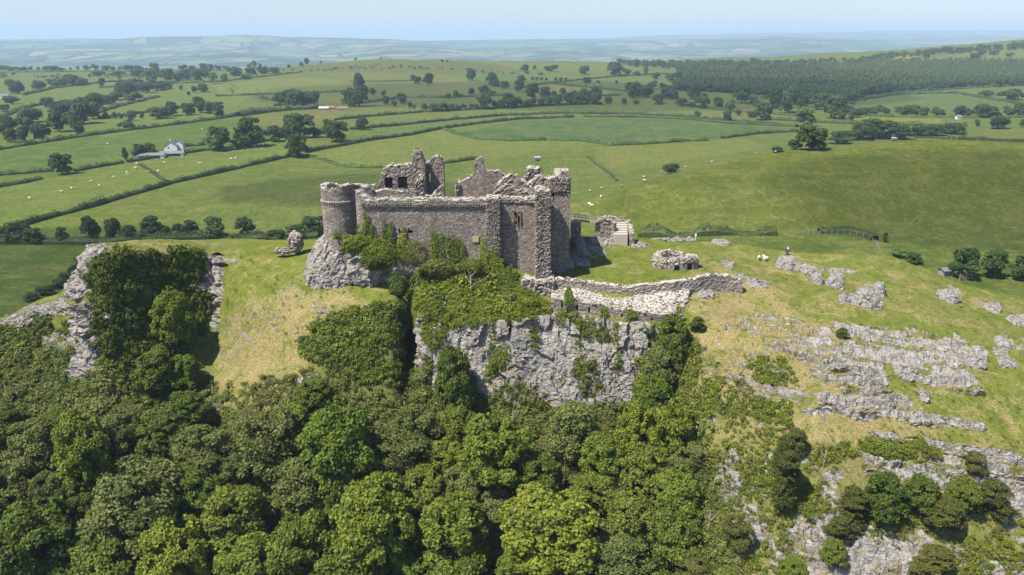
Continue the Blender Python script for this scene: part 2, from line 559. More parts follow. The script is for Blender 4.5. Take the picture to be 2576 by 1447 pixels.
PENDING = []          # (object, phrase, zone, px) -> labels are worked out together so that each singles out one thing
def pend(o, phrase, zone, px):
    PENDING.append((o, phrase, zone, px))
def settle_labels():
    _settle()
    for o, *_ in PENDING:
        nw = lambda t_: len(t_.replace('-', ' ').replace("'", ' ').split())
        if nw(o['label']) > 15:
            o['label'] = o['label'].replace(' from the left', ' from left').replace('low spreading', 'spreading')
        if len(o['label'].split()) > 16:
            print('LONG', o['label'])
def _settle():
    from collections import defaultdict
    d = defaultdict(list)
    for o, ph, zo, px in PENDING:
        d[(ph, zo)].append((px, o))
    for (ph, zo), L in d.items():
        L.sort(key=lambda a: a[0])
        for i, (_, o) in enumerate(L):
            if len(L) == 1:
                o['label'] = f"{ph} {zo}"
            elif i == 0:
                o['label'] = f"leftmost {ph} {zo}"
            elif i == len(L) - 1:
                o['label'] = f"rightmost {ph} {zo}"
            else:
                o['label'] = f"{ph} {zo}, {ordinal(i + 1)} from the left"

# ------------------------------------------------------------------ the country behind: a height field in range and bearing
YK = np.array([120, 170, 215, 260, 300, 350, 420, 500, 700, 1000, 1300, 1600, 1750, 2000, 2600, 3500, 5000, 6500, 8000, 9500, 11500, 13500, 17000, 24000], float)
XK = np.array([-400, 0, 600, 850, 960, 1200, 1440, 1700, 1950, 2300, 2576, 3000], float)
def zrow(*v): return list(v)
ZT = np.array([
    #-400   0   600  850  960 1200 1440 1700 1950 2300 2576 3000
    zrow(-30, -30, -30, -30, -30, -28, -24, -18, -17, -18, -19, -20),   # 120
    zrow(-30, -30, -30, -30, -30, -28, -24, -18, -17, -16.5, -16, -17),  # 170
    zrow(-30, -30, -30, -30, -30, -28, -24, -17, -16, -16, -15, -15),    # 215
    zrow(-30, -30, -30, -29, -29, -27, -15.5, -8, -6, -6, -6, -7),        # 260
    zrow(-30, -30, -29, -28, -28, -27.5, -24, -11.5, -3.5, 0, -0.5, -1),      # 300
    zrow(-30, -30, -28, -27, -27, -28, -27, -23, -17, -11, -11, -11),        # 350
    zrow(-30, -30, -29, -29, -29, -29, -28.5, -28.5, -25, -20, -19, -19),      # 420
    zrow(-30, -30, -30, -30, -30, -29.5, -29, -29, -29, -27, -26, -25),      # 500
    zrow(-31, -31, -31, -31, -31, -30, -29, -29, -30, -30, -28, -26),      # 700
    zrow(-34, -34, -32, -31, -31, -30, -30, -32, -33, -32, -30, -28),      # 1000
    zrow(-33, -33, -31, -28, -27, -28, -29, -31, -32, -29, -26, -22),      # 1300
    zrow(-31, -31, -30, -18, -11, -17, -20, -26, -26, -12, -2, 4),       # 1600
    zrow(-30, -30, -29, -14, -4, -12, -14, -20, -20, -2, 14, 22),          # 1750
    zrow(-40, -40, -40, -24, -20, -24, -26, -18, -8, 12, 34, 44),        # 2000
    zrow(-90, -90, -90, -80, -80, -80, -70, -30, -22, -30, 10, 20),     # 2600
    zrow(-120, -120, -120, -120, -120, -120, -110, -80, -80, -80, -60, -40),
    zrow(-130, -130, -130, -130, -125, -125, -120, -120, -120, -110, -110, -100),
    zrow(-60, -60, -70, -110, -60, -100, -90, -110, -90, -110, -100, -90),
    zrow(-10, 0, 8, -60, 0, -80, -40, -60, -40, -80, -60, -60),
    zrow(-40, -30, -20, 0, 6, -20, 10, 0, 20, -10, 0, 0),
    zrow(-40, -45, -30, -40, -40, -20, 0, 20, 20, 20, 30, 30),
    zrow(-60, -60, -30, -40, -45, -20, -10, 20, 50, 90, 90, 80),
    zrow(-50, -50, -40, -30, -40, -45, -30, 60, 110, 150, 160, 150),
    zrow(-50, -50, -50, -50, -50, -50, -50, -50, -50, -50, -50, -50),
])
NS, NY = 620, 470
s_ax = np.linspace(-0.86, 0.86, NS)
ly_ax = np.linspace(math.log(122), math.log(23000), NY)
tmp = np.array([np.interp(s_ax, (XK - CX) / F, row) for row in ZT])                   # knots x s
Zg = np.array([np.interp(ly_ax, np.log(YK), tmp[:, j]) for j in range(NS)]).T         # NY x NS
Zg = smooth1(smooth1(Zg, 2, 0), 9, 1)
Yg = np.exp(ly_ax)[:, None] * np.ones(NS)[None, :]
Xg = s_ax[None, :] * (Yg * cp + 20)
P2 = np.stack([Xg, Yg, 0 * Xg], -1)
amp = np.interp(Yg, [120, 300, 700, 1500, 4000, 7000, 12000, 20000], [0.8, 1.5, 2.5, 3, 12, 34, 44, 50])
Zg = Zg + amp * fbm(P2, 130.0, 3, 5) * np.interp(Yg, [120, 1800, 2600], [1, 1, 0])
Zg = Zg + np.interp(Yg, [2400, 5000, 8000, 14000], [0, 50, 95, 75]) * fbm(P2 * np.array([0.8, 1.3, 1]), 2300.0, 5, 9)
Zg = Zg + 1.2 * fbm(P2, 22.0, 3, 12) * np.interp(Yg, [120, 300, 1500, 3000], [0.3, 0.3, 1, 0])

def zfield(X, Y):
    s = X / (Y * cp + 20)
    fi = np.clip((s - s_ax[0]) / (s_ax[1] - s_ax[0]), 0, NS - 1.001)
    fj = np.clip((np.log(np.maximum(Y, 100)) - ly_ax[0]) / (ly_ax[1] - ly_ax[0]), 0, NY - 1.001)
    i, j = np.floor(fi).astype(int), np.floor(fj).astype(int)
    a, b = fi - i, fj - j
    return (Zg[j, i] * (1 - a) + Zg[j, i + 1] * a) * (1 - b) + (Zg[j + 1, i] * (1 - a) + Zg[j + 1, i + 1] * a) * b

_Ym = np.exp(np.linspace(math.log(150), math.log(22000), 2600))
def ground(px, py):
    """first point of the far country on the sight line"""
    a = (px - CX) / F
    b = -(py - CY) / F
    t = _Ym / (cp + b * sp)
    X = a * t
    Z = CZ + (-sp + b * cp) * t
    below = Z < zfield(X, _Ym)
    k = int(np.argmax(below)) if below.any() else len(_Ym) - 1
    Y = _Ym[k]
    return Vector((X[k], Y, float(zfield(np.array([X[k]]), np.array([Y]))[0])))

def gpx(px, Y):
    """point of the far country at depth Y, bearing px"""
    s = (px - CX) / F
    X = s * (Y * cp + 20)
    return Vector((X, Y, float(zfield(np.array([X]), np.array([Y]))[0])))

FIELDS = [
    ([(0, 380), (235, 342), (550, 302), (640, 300), (720, 345), (520, 378), (320, 407), (190, 431), (-300, 480), (-300, 420)], (0.050, 0.120, 0.026)),
    ([(-300, 560), (0, 475), (320, 412), (720, 347), (800, 340), (760, 385), (735, 392), (430, 463), (230, 522), (0, 590), (-300, 660)], (0.125, 0.170, 0.045)),
    ([(1150, 337), (1300, 303), (1444, 298), (1712, 302), (2007, 325), (1900, 338), (1780, 352), (1640, 361), (1534, 365), (1461, 354), (1272, 354)], (0.040, 0.100, 0.060)),
    ([(925, 356), (1116, 325), (1151, 340), (1272, 356), (1461, 356), (1496, 365), (1316, 386), (1140, 408), (963, 422), (860, 418), (754, 392)], (0.150, 0.178, 0.058)),
    ([(882, 329), (1133, 305), (1410, 288), (1640, 293), (1468, 293), (1306, 300), (1116, 323), (900, 354)], (0.062, 0.135, 0.045)),
    ([(844, 305), (1064, 284), (1513, 263), (1800, 268), (2000, 290), (1950, 312), (1712, 293), (1410, 285), (1133, 302), (882, 326)], (0.115, 0.145, 0.055)),
    ([(823, 182), (1123, 186), (1200, 205), (1296, 231), (1200, 236), (1016, 241), (950, 240), (900, 225), (823, 215)], (0.150, 0.145, 0.070)),
    ([(1334, 219), (1375, 212), (1541, 231), (1513, 236), (1410, 243), (1361, 234)], (0.260, 0.215, 0.090)),
    ([(1130, 184), (1300, 189), (1640, 205), (1680, 215), (1570, 224), (1400, 211), (1300, 226), (1200, 203)], (0.075, 0.140, 0.045)),
    ([(2215, 150), (2224, 140), (2278, 132), (2335, 150), (2300, 154)], (0.360, 0.280, 0.050)),
    ([(2105, 294), (2365, 298), (2368, 313), (2170, 308)], (0.220, 0.205, 0.040)),
    ([(2126, 258), (2260, 238), (2404, 235), (2700, 266), (2600, 288), (2188, 288)], (0.075, 0.130, 0.050)),
    ([(1848, 268), (2007, 286), (2162, 310), (2043, 306), (1935, 298), (1848, 285)], (0.165, 0.118, 0.060)),
    ([(557, 243), (537, 213), (772, 193), (864, 200), (864, 230)], (0.165, 0.180, 0.058)),
    ([(250, 350), (250, 300), (600, 246), (650, 262), (600, 292), (550, 300), (400, 319)], (0.115, 0.160, 0.048)),
    ([(657, 246), (864, 233), (950, 244), (900, 258), (770, 262)], (0.205, 0.200, 0.100)),
    ([(60, 262), (260, 218), (330, 222), (230, 262), (120, 290), (40, 300)], (0.110, 0.158, 0.046)),
    ([(900, 225), (1000, 243), (1340, 246), (1500, 258), (1100, 274), (860, 296), (700, 300), (640, 285), (860, 268)], (0.105, 0.135, 0.055)),
    ([(600, 295), (860, 272), (864, 300), (760, 318), (640, 310)], (0.155, 0.140, 0.060)),
    ([(1180, 158), (1500, 160), (1640, 172), (1500, 182), (1300, 172)], (0.150, 0.165, 0.050)),
    ([(620, 176), (850, 160), (960, 152), (1200, 158), (1300, 172), (1250, 188), (823, 180)], (0.095, 0.100, 0.050)),
    ([(2340, 150), (2420, 128), (2700, 120), (2700, 160), (2420, 160)], (0.150, 0.165, 0.060)),
    ([(1700, 172), (1800, 160), (2100, 185), (2800, 160), (2800, 205), (2300, 215), (2200, 232), (2000, 240), (1720, 215)], (0.035, 0.055, 0.020)),
    ([(1496, 368), (1712, 358), (1870, 350), (1930, 372), (1700, 405), (1560, 440), (1500, 400)], (0.150, 0.170, 0.055)),
    ([(1450, 520), (1700, 430), (1950, 385), (2300, 350), (2900, 360), (2900, 700), (2200, 660), (2230, 610), (1950, 585), (1600, 585)], (0.088, 0.110, 0.016)),
    ([(1950, 588), (2230, 612), (2230, 660), (2500, 740), (2900, 800), (2900, 600), (2300, 560)], (0.060, 0.092, 0.016)),
    ([(1600, 590), (1950, 592), (2200, 612), (2200, 680), (1600, 680)], (0.055, 0.095, 0.016)),
    ([(-300, 590), (240, 610), (500, 600), (830, 590), (830, 620), (240, 820), (-300, 850)], (0.060, 0.105, 0.026)),
]
PG = np.stack([Xg, Yg, Zg], -1)
gx, gy = proj(PG)
wob = 2.0
colr = np.zeros((NY, NS, 4)); colr[..., 3] = 1
patch = fbm(P2, 260.0, 3, 31)
colr[..., 0] = 0.105 + 0.02 * patch
colr[..., 1] = 0.142 + 0.02 * patch
colr[..., 2] = 0.038 + 0.008 * patch
for poly, c in FIELDS:
    mk = inpoly(gx, gy, poly)
    colr[mk, 0], colr[mk, 1], colr[mk, 2] = c
far = np.clip((Yg - 2100) / 500, 0, 1) * (Yg > 2000)
me = mesh_np("fields", PG.reshape(-1, 3), grid_quads(NY, NS))
a = me.attributes.new("fieldcol", 'FLOAT_COLOR', 'POINT'); a.data.foreach_set("color", colr.reshape(-1).astype(np.float32))
a = me.attributes.new("far", 'FLOAT', 'POINT'); a.data.foreach_set("value", far.reshape(-1).astype(np.float32))
tag(link("fields", me, M['field'], smooth=True), "rolling green farmland reaching to blue hills on the horizon", kind='structure')

# ------------------------------------------------------------------ the crag: a surface lofted through surveyed profiles
# px: (top edge) (shoulder) (brink) (mid face) (foot) (slope) (low slope); each (py, depth)
PROF = {
    -420: [(900, 116), (915, 112), (930, 110), (1010, 107), (1080, 104), (1270, 96), (1500, 85)],
    0:    [(800, 124), (812, 121), (826, 118), (910, 115), (1010, 110), (1210, 100), (1500, 88)],
    50:   [(775, 125), (790, 122), (806, 119), (900, 115.5), (1005, 110.5), (1210, 100), (1500, 88)],
    100:  [(752, 127), (762, 124), (778, 121), (880, 117), (1000, 111), (1210, 100), (1500, 88)],
    150:  [(738, 128), (745, 126), (765, 122), (870, 117), (1000, 111), (1210, 100), (1500, 88)],
    178:  [(705, 129), (725, 126.5), (765, 122), (870, 117), (1000, 111), (1210, 100), (1500, 88)],
    205: [(640, 129), (690, 124), (750, 119), (860, 115.5), (1000, 110.5), (1210, 100), (1500, 88)],
    225: [(614, 131), (636, 125), (700, 119), (850, 116), (1000, 111), (1210, 100), (1500, 88)],
    260: [(608, 134), (622, 127), (650, 120.5), (790, 117), (985, 111.5), (1200, 100), (1500, 88)],
    330:  [(603, 139), (618, 130), (640, 124), (790, 120.5), (985, 113), (1200, 100), (1500, 88)],
    400: [(600, 142), (616, 134), (637, 128.5), (790, 124.5), (985, 115), (1200, 100), (1500, 88)],
    500: [(600, 146), (618, 138), (642, 133.5), (800, 128.5), (970, 117.5), (1190, 100), (1500, 88)],
    530: [(600, 148), (622, 140), (645, 135.5), (800, 130), (950, 119), (1180, 101), (1500, 88)],
    570: [(600, 149), (625, 140), (654, 135), (790, 127.5), (930, 118.5), (1180, 101), (1500, 88)],
    620:  [(600, 148), (635, 137), (690, 129.5), (790, 122), (920, 116), (1180, 101), (1500, 88)],
    700:  [(604, 148), (645, 135), (715, 126), (800, 119.5), (910, 114.5), (1180, 101), (1500, 88)],
    760:  [(600, 146), (650, 133), (730, 123), (805, 117), (925, 112.5), (1180, 101), (1500, 88)],
    850:  [(600, 142), (660, 129.5), (745, 121), (815, 115.5), (950, 111), (1180, 101), (1500, 88)],
    950:  [(600, 142), (680, 127.5), (765, 118), (850, 114.5), (965, 111), (1180, 101), (1500, 88)],
    1000: [(600, 142), (690, 127.5), (768, 117.5), (860, 114.5), (975, 111.5), (1180, 101), (1500, 88)],
    1012: [(600, 142), (692, 128.5), (766, 121.5), (860, 119.5), (975, 114), (1180, 101), (1500, 88)],
    1032: [(600, 142), (692, 128), (768, 122.5), (862, 121), (975, 114), (1180, 101), (1500, 88)],
    1048: [(600, 142), (680, 125.5), (790, 116.5), (870, 114.2), (980, 111.5), (1180, 101), (1500, 88)],
    1150: [(600, 142), (655, 125), (800, 115.5), (900, 113.2), (1015, 110.7), (1190, 101), (1500, 88)],
    1300: [(600, 142), (680, 124), (795, 114.8), (910, 112.6), (1035, 110.2), (1200, 101), (1500, 88)],
    1385: [(600, 142), (715, 122.5), (786, 117.2), (910, 113), (1040, 110), (1200, 101), (1500, 88)],
    1460: [(590, 150), (706, 123), (786, 116.6), (910, 113), (1040, 110), (1200, 101), (1500, 88)],
    1550: [(594, 151), (706, 123.5), (798, 115.7), (920, 112.8), (1040, 110), (1200, 101), (1500, 88)],
    1600: [(596, 152), (704, 124), (806, 115.3), (920, 113.2), (1020, 111), (1200, 101), (1500, 88)],
    1650: [(598, 152), (702, 124.5), (812, 115.2), (910, 114.3), (985, 112.5), (1180, 101), (1500, 87)],
    1700: [(600, 152), (700, 125), (818, 115), (890, 113.2), (960, 110.5), (1160, 100), (1500, 86)],
    1760: [(602, 152), (700, 125.5), (790, 116), (880, 110), (985, 105), (1190, 96), (1500, 83)],
    1850: [(610, 152), (705, 127), (825, 113), (930, 105.5), (1060, 100), (1250, 92), (1500, 81)],
    2000: [(630, 148), (735, 124), (880, 108), (990, 101.5), (1100, 97), (1270, 90), (1500, 80)],
    2110: [(633, 147), (750, 123), (905, 106.5), (1015, 100), (1110, 96), (1280, 89.5), (1500, 80)],
    2254: [(640, 147), (775, 122), (940, 105), (1050, 98.5), (1125, 95), (1295, 88.5), (1500, 80)],
    2340: [(676, 143), (795, 120), (955, 104.5), (1065, 98), (1132, 94.7), (1298, 88.2), (1500, 80)],
    2200: [(636, 147), (770, 122), (930, 105), (1040, 99), (1120, 95.5), (1290, 88.5), (1500, 80)],
    2400: [(703, 141), (815, 119), (965, 104), (1075, 97.5), (1140, 94.5), (1300, 88), (1500, 80)],
    2576: [(750, 137), (860, 116), (1000, 103), (1110, 96.5), (1165, 93.5), (1320, 87.5), (1500, 80)],
    3000: [(880, 128), (980, 110), (1090, 100), (1180, 94), (1230, 91), (1360, 86), (1520, 79)],
}
ck = np.array(sorted(PROF))
TP = np.array([PROF[k] for k in ck], float)           # cols x 7 x 2
NC = 860
fpx = np.linspace(-420, 3000, NC)
fine = np.zeros((NC, 7, 2))
for r in range(7):
    for k in range(2):
        v = np.interp(fpx, ck, TP[:, r, k])
        fine[:, r, k] = smooth1(v, 2, 0)
SEG = [22, 46, 46, 54, 52, 44]
rows_py, rows_Y = [], []
for i, n in enumerate(SEG):
    for k in range(n):
        f = k / n
        rows_py.append(fine[:, i, 0] * (1 - f) + fine[:, i + 1, 0] * f)
        rows_Y.append(fine[:, i, 1] * (1 - f) + fine[:, i + 1, 1] * f)
rows_py.append(fine[:, 6, 0]); rows_Y.append(fine[:, 6, 1])
RPY = smooth1(np.array(rows_py), 3, 0); RY = smooth1(np.array(rows_Y), 3, 0)
front = at_np(np.broadcast_to(fpx, RPY.shape), RPY, RY)          # R x NC x 3
back = []
for dy, dz, n in ((40, -46, 8), (14, -9.5, 8), (4, -1.7, 6)):
    back.append(front[0] + np.array([0, dy, dz]))
bk = []
seq = back + [front[0]]
for i in range(3):
    for k in range(6):
        bk.append(seq[i] * (1 - k / 6) + seq[i + 1] * (k / 6))
bot = [front[-1] + np.array([0, -18 * k / 5, -16 * k / 5]) for k in range(1, 6)]
HP = np.concatenate([np.array(bk), front, np.array(bot)], 0)
NBK = len(bk)
NR = HP.shape[0]
# masks, given on the crag's own survey sheet (bearing, elevation) and frayed by noise
hx, hy = proj(HP)
hx0, hy0 = hx.copy(), hy.copy()
fr1, fr2 = fbm(HP, 3.5, 4, 41), fbm(HP, 3.5, 4, 43)
wx, wy = hx0 + 26 * fr1, hy0 + 22 * fr2
ROCK = [
    ([(1040, 800), (1150, 790), (1260, 800), (1390, 790), (1460, 790), (1560, 802), (1700, 830), (1690, 930), (1600, 1040), (1500, 1020), (1400, 1030), (1230, 1020), (1180, 960), (1060, 960)], 0.86),
    ([(1040, 860), (1080, 870), (1110, 1010), (1070, 1010)], 0.9),
    ([(205, 612), (270, 612), (262, 660), (225, 750), (140, 770), (160, 715)], 1.0),
    ([(195, 790), (275, 780), (290, 860), (215, 950), (170, 950)], 1.0),
    ([(90, 840), (190, 840), (180, 900), (100, 890)], 0.6),
    ([(30, 790), (100, 770), (240, 765), (240, 790), (90, 800), (30, 840)], 0.75),
    ([(-400, 900), (0, 800), (40, 790), (20, 830), (0, 815), (-400, 930)], 0.8),
    ([(260, 625), (500, 640), (595, 645), (600, 665), (520, 655), (380, 640), (280, 645)], 0.72),
    ([(500, 650), (560, 655), (570, 760), (545, 830), (500, 760)], 0.8),
    ([(545, 800), (620, 770), (740, 700), (760, 730), (760, 770), (700, 840), (600, 900), (540, 930)], 0.36),
    ([(780, 760), (840, 770), (960, 775), (950, 800), (800, 800)], 0.5),
    ([(710, 960), (800, 930), (800, 1000), (730, 1020)], 0.9),
    ([(0, 970), (60, 975), (60, 1010), (0, 1000)], 0.9),
    ([(1490, 590), (1540, 590), (1600, 605), (1560, 612), (1500, 605)], 0.75),
    ([(1440, 590), (1470, 590), (1480, 615), (1560, 625), (1540, 645), (1440, 660), (1430, 640)], 0.66),
    ([(1590, 608), (1640, 612), (1650, 625), (1600, 622)], 0.7),
    ([(1800, 655), (1830, 650), (1860, 690), (1900, 700), (1870, 715), (1830, 690)], 0.70),
    ([(1925, 640), (1960, 645), (2050, 665), (2075, 690), (2050, 700), (1980, 675)], 0.85),
    ([(2040, 690), (2075, 690), (2060, 720)], 0.8), ([(2085, 690), (2125, 690), (2110, 715), (2085, 715)], 0.85),
    ([(2060, 665), (2140, 680), (2130, 690), (2070, 680)], 0.7),
    ([(2155, 735), (2185, 705), (2215, 735), (2200, 775), (2160, 770), (2100, 760), (2120, 745)], 0.82),
    ([(2340, 730), (2400, 725), (2430, 745), (2400, 755), (2350, 748)], 0.85),
    ([(2455, 760), (2510, 765), (2520, 785), (2490, 790)], 0.8), ([(2540, 780), (2620, 810), (2620, 835), (2550, 800)], 0.85),
    ([(2510, 830), (2620, 850), (2620, 900), (2540, 870)], 0.7),
    ([(1895, 790), (1960, 790), (2020, 800), (2040, 850), (2240, 960), (2230, 985), (2100, 985), (2000, 900), (1900, 850), (1800, 820)], 0.58),
    ([(2000, 820), (2075, 815), (2140, 850), (2220, 900), (2240, 960), (2200, 990), (2120, 960), (2060, 890)], 0.92),
    ([(2090, 805), (2200, 825), (2330, 835), (2440, 855), (2500, 895), (2440, 930), (2490, 985), (2380, 980), (2300, 940), (2200, 895), (2120, 850)], 0.95),
    ([(2500, 870), (2555, 890), (2545, 915), (2505, 895)], 0.9),
    ([(2060, 1000), (2200, 1010), (2330, 1040), (2480, 1070), (2470, 1085), (2300, 1070), (2150, 1050), (2050, 1030)], 0.85),
    ([(2100, 960), (2280, 985), (2290, 1020), (2130, 1000)], 0.72),
    ([(2180, 1080), (2300, 1100), (2450, 1120), (2600, 1160), (2700, 1200), (2600, 1190), (2400, 1140), (2190, 1095)], 0.85),
    ([(1760, 870), (1900, 880), (2000, 950), (2060, 1040), (1950, 1030), (1850, 1000), (1760, 930)], 0.52),
    ([(1740, 700), (1800, 720), (1790, 800), (1760, 820), (1740, 780)], 0.36),
    ([(1780, 1150), (1850, 1130), (1880, 1200), (1860, 1260), (1780, 1240)], 0.62),
    ([(2150, 1130), (2420, 1140), (2440, 1230), (2300, 1240), (2180, 1200)], 0.68),
    ([(2440, 1130), (2620, 1180), (2700, 1330), (2620, 1340), (2520, 1300), (2440, 1180)], 0.85),
    ([(1960, 1330), (2100, 1290), (2220, 1340), (2400, 1370), (2480, 1420), (2700, 1380), (2700, 1600), (1960, 1600)], 0.85),
    ([(1850, 1190), (1900, 1280), (1940, 1340), (1960, 1430), (1900, 1420), (1840, 1300)], 0.55),
]
rock = np.zeros(hx.shape)
for poly, v in ROCK:
    rock = np.maximum(rock, inpoly(wx, wy, poly) * v)
rock = smooth1(smooth1(rock, 1, 0), 1, 1)
DRY = [
    ([(545, 850), (600, 780), (700, 720), (860, 740), (990, 770), (960, 810), (780, 850), (760, 980), (640, 1040), (540, 1040)], 0.95),
    ([(590, 640), (780, 660), (1000, 730), (1000, 760), (760, 740), (640, 700)], 0.45),
    ([(200, 600), (520, 600), (600, 640), (560, 660), (260, 640)], 0.6),
    ([(50, 740), (230, 740), (230, 775), (40, 800)], 0.55),
    ([(1740, 680), (1900, 690), (2000, 790), (2200, 840), (2060, 900), (1960, 1050), (1760, 1000), (1730, 850)], 1.0),
    ([(1800, 830), (2080, 850), (2240, 980), (2400, 1100), (2100, 1120), (1780, 1080)], 1.0),
    ([(1760, 1000), (2060, 1000), (2400, 1100), (2700, 1180), (2700, 1500), (1850, 1500), (1780, 1120)], 0.8),
    ([(1480, 600), (1720, 620), (1860, 640), (2100, 660), (2500, 740), (2300, 760), (1950, 700), (1800, 650), (1640, 620), (1560, 640)], 0.42),
    ([(1540, 640), (1620, 625), (1660, 680), (1560, 690)], 0.35),
    ([(1740, 620), (2000, 620), (2700, 760), (2700, 1150), (2200, 1090), (1740, 900)], 0.50),
]
dry = np.full(hx.shape, 0.22)
for poly, v in DRY:
    dry = np.maximum(dry, inpoly(wx, wy, poly) * v)
dry = smooth1(smooth1(dry, 4, 0), 4, 1)
SCRUB = [([(-500, 830), (230, 640), (510, 650), (540, 960), (600, 1010), (750, 960), (780, 840), (1000, 775), (1260, 680), (1400, 770), (1720, 830), (1740, 1000), (1900, 1100), (2200, 1120), (2480, 1160), (3100, 1280), (3100, 1700), (-500, 1700)], 1.0)]
scrub = np.zeros(hx.shape)
for poly, v in SCRUB:
    scrub = np.maximum(scrub, inpoly(wx, wy, poly) * v)
scrub[hy0 > 1100] = np.where(hx0[hy0 > 1100] < 1750, 1, scrub[hy0 > 1100])
scrub *= (1 - rock * 0.8)
scrub = smooth1(smooth1(scrub, 3, 0), 3, 1)
rock[NR - 5:] = 0
# relief
def normals(G):
    du = np.gradient(G, axis=1)
    dv = np.gradient(G, axis=0)
    n = np.cross(du, -dv)
    n /= np.maximum(np.linalg.norm(n, axis=-1, keepdims=True), 1e-9)
    n *= np.where((n[..., 1:2] * -0.5 + n[..., 2:3]) < 0, -1, 1)
    return n
Nn = normals(HP)
wq = HP + np.stack([1.1 * fbm(HP, 3.0, 3, 31), 1.1 * fbm(HP, 3.0, 3, 32), 0.8 * fbm(HP, 3.0, 3, 33)], -1)
ca_, sa_ = math.cos(math.radians(22)), math.sin(math.radians(22))
strata = np.stack([(wq[..., 0] * ca_ - wq[..., 2] * sa_) * 0.6, wq[..., 1], (wq[..., 0] * sa_ + wq[..., 2] * ca_) * 1.5], -1)
cl_ = ((hx0 > 1035) & (hx0 < 1735) & (hy0 > 760) & (hy0 < 1080))[..., None]
strata = np.where(cl_, np.stack([wq[..., 0] * 0.95 + 0.2 * wq[..., 2], wq[..., 1], wq[..., 2] * 0.42 - 0.12 * wq[..., 0]], -1), strata)
fc1 = facets(strata, 3.0, 60, 0.7, 0.25)
fc2 = facets(strata + 0.3 * fbm(HP, 1.5, 2, 3)[..., None], 1.25, 70, 0.7, 0.5)
fc3 = facets(HP, 0.55, 80, 0.7, 0.5)
steep = np.clip(1.25 - Nn[..., 2], 0, 1)
sharp = np.clip((rock - 0.3) / 0.4, 0, 1)
disp = 0.28 * fbm(HP, 6.0, 4, 21) + 0.09 * fbm(HP, 1.0, 3, 22)
disp += (0.5 * fbm(HP, 9.0, 3, 23)) * (0.4 + scrub)
clq = np.where(cl_[..., 0], 0.62, 1.0)
disp += sharp * (0.15 + 0.55 * fc1 * (0.3 + steep) + 0.32 * clq * fc2 * (0.5 + steep) + 0.17 * clq * fc3)
CAVES = [(1031, 880, 15, 46, 6.0), (957, 694, 13, 9, 3.0), (546, 644, 13, 8, 3.0), (556, 668, 16, 5, 1.5)]
ph_ = (HP[..., 2] + 0.13 * HP[..., 0] + 0.8 * fbm(HP, 5.0, 3, 99)) / 1.25
saw = ph_ - np.floor(ph_)
led = np.clip((rock - 0.25) * 2.2, 0, 1) * (hx0 > 1720)
STEP = led * 0.85 * (np.clip((saw - 0.42) / 0.22, 0, 1) - saw)
rock = np.where((hx0 > 1720) & (hy0 < 1180), rock * (1 - 0.55 * np.clip(1 - np.abs(saw - 0.5) / 0.42, 0, 1) * 0 - 0.5 * ((saw < 0.22) | (saw > 0.92))), rock)
# thin bedding bands on the open slope to the right
band = np.maximum(0, vnoise(np.stack([HP[..., 0] / 26, HP[..., 1] / 5, HP[..., 2] * 1.6 + HP[..., 0] * 0.10], -1), 1.0, 91)) ** 2
openr = (hx0 > 1700) & (hy0 > 780)
gap = fbm(np.stack([(HP[..., 0] + HP[..., 2] * 2) / 3.2, (HP[..., 1] - HP[..., 0] * 0.25) / 1.1, HP[..., 2] * 0.6], -1), 1.0, 3, 95)
rock = np.where(openr, rock - np.clip(gap - 0.10, 0, 0.5) * 1.2 * (rock > 0.3), rock)
speck = np.clip(vnoise(HP, 1.3, 97) - 0.35, 0, 1) * 1.3
rock = np.where((hx0 > 1740) & (hx0 < 2250) & (hy0 > 820) & (hy0 < 1120), np.maximum(rock, speck * 1.0), rock)
speck2 = np.clip(fbm(HP * np.array([1, 1, 0.6]), 2.2, 3, 98) - 0.12, 0, 1) * 3.0
rock = np.where((hx0 > 1780) & (hy0 > 1120) & (hy0 < 1480), np.maximum(rock, np.clip(speck2, 0, 0.8)), rock)
rk2 = np.where(openr & (rock > 0.1) & (rock < 0.7), band * 0.9, 0)
rock = np.clip(rock + rk2, 0, 1)
keep = np.ones(NR); keep[:6] = 0
court = inpoly(hx0, hy0, [(800, 560), (1460, 560), (1460, 650), (1380, 690), (1260, 660), (1000, 625), (800, 640)])
bank = inpoly(hx0, hy0, [(1045, 660), (1260, 680), (1330, 740), (1390, 780), (1300, 800), (1050, 800)])
disp = disp + np.where(bank, 1.0 * fbm(HP, 4.5, 3, 88), 0)
disp = np.where(court, disp * 0.3, disp)
HP2 = HP + Nn * (disp * keep[:, None])[..., None]
HP2[..., 2] += STEP * keep[:, None]
for (cx_, cy_, rx_, ry_, dp_) in CAVES:
    q_ = ((hx0 - cx_) / rx_) ** 2 + ((hy0 - cy_) / ry_) ** 2
    q_[:NBK] = 9
    pull = np.clip(1.25 - q_, 0, 1) ** 0.5 * dp_
    HP2[..., 1] += pull
    HP2[..., 2] -= pull * 0.25
me = mesh_np("hillside", HP2.reshape(-1, 3), grid_quads(NR, NC))
for nm, arr in (("rock", rock), ("dry", dry), ("scrub", scrub)):
    a = me.attributes.new(nm, 'FLOAT', 'POINT'); a.data.foreach_set("value", arr.reshape(-1).astype(np.float32))
tag(link("hillside", me, M['hill']), "limestone crag with grass slopes and pale rock outcrops", kind='structure')

fx, fy = proj(HP2[NBK:])
NF = HP2[NBK:]
N2 = normals(HP2)[NBK:]
kd = kdtree.KDTree(fx.size)
_fx, _fy, _nf, _n2 = fx.ravel(), fy.ravel(), NF.reshape(-1, 3), N2.reshape(-1, 3)
for i in range(fx.size):
    kd.insert((_fx[i], _fy[i], 0), i)
kd.balance()
def crag(px, py):
    _, i, _ = kd.find((px, py, 0))
    return Vector(_nf[i]), Vector(_n2[i]), i

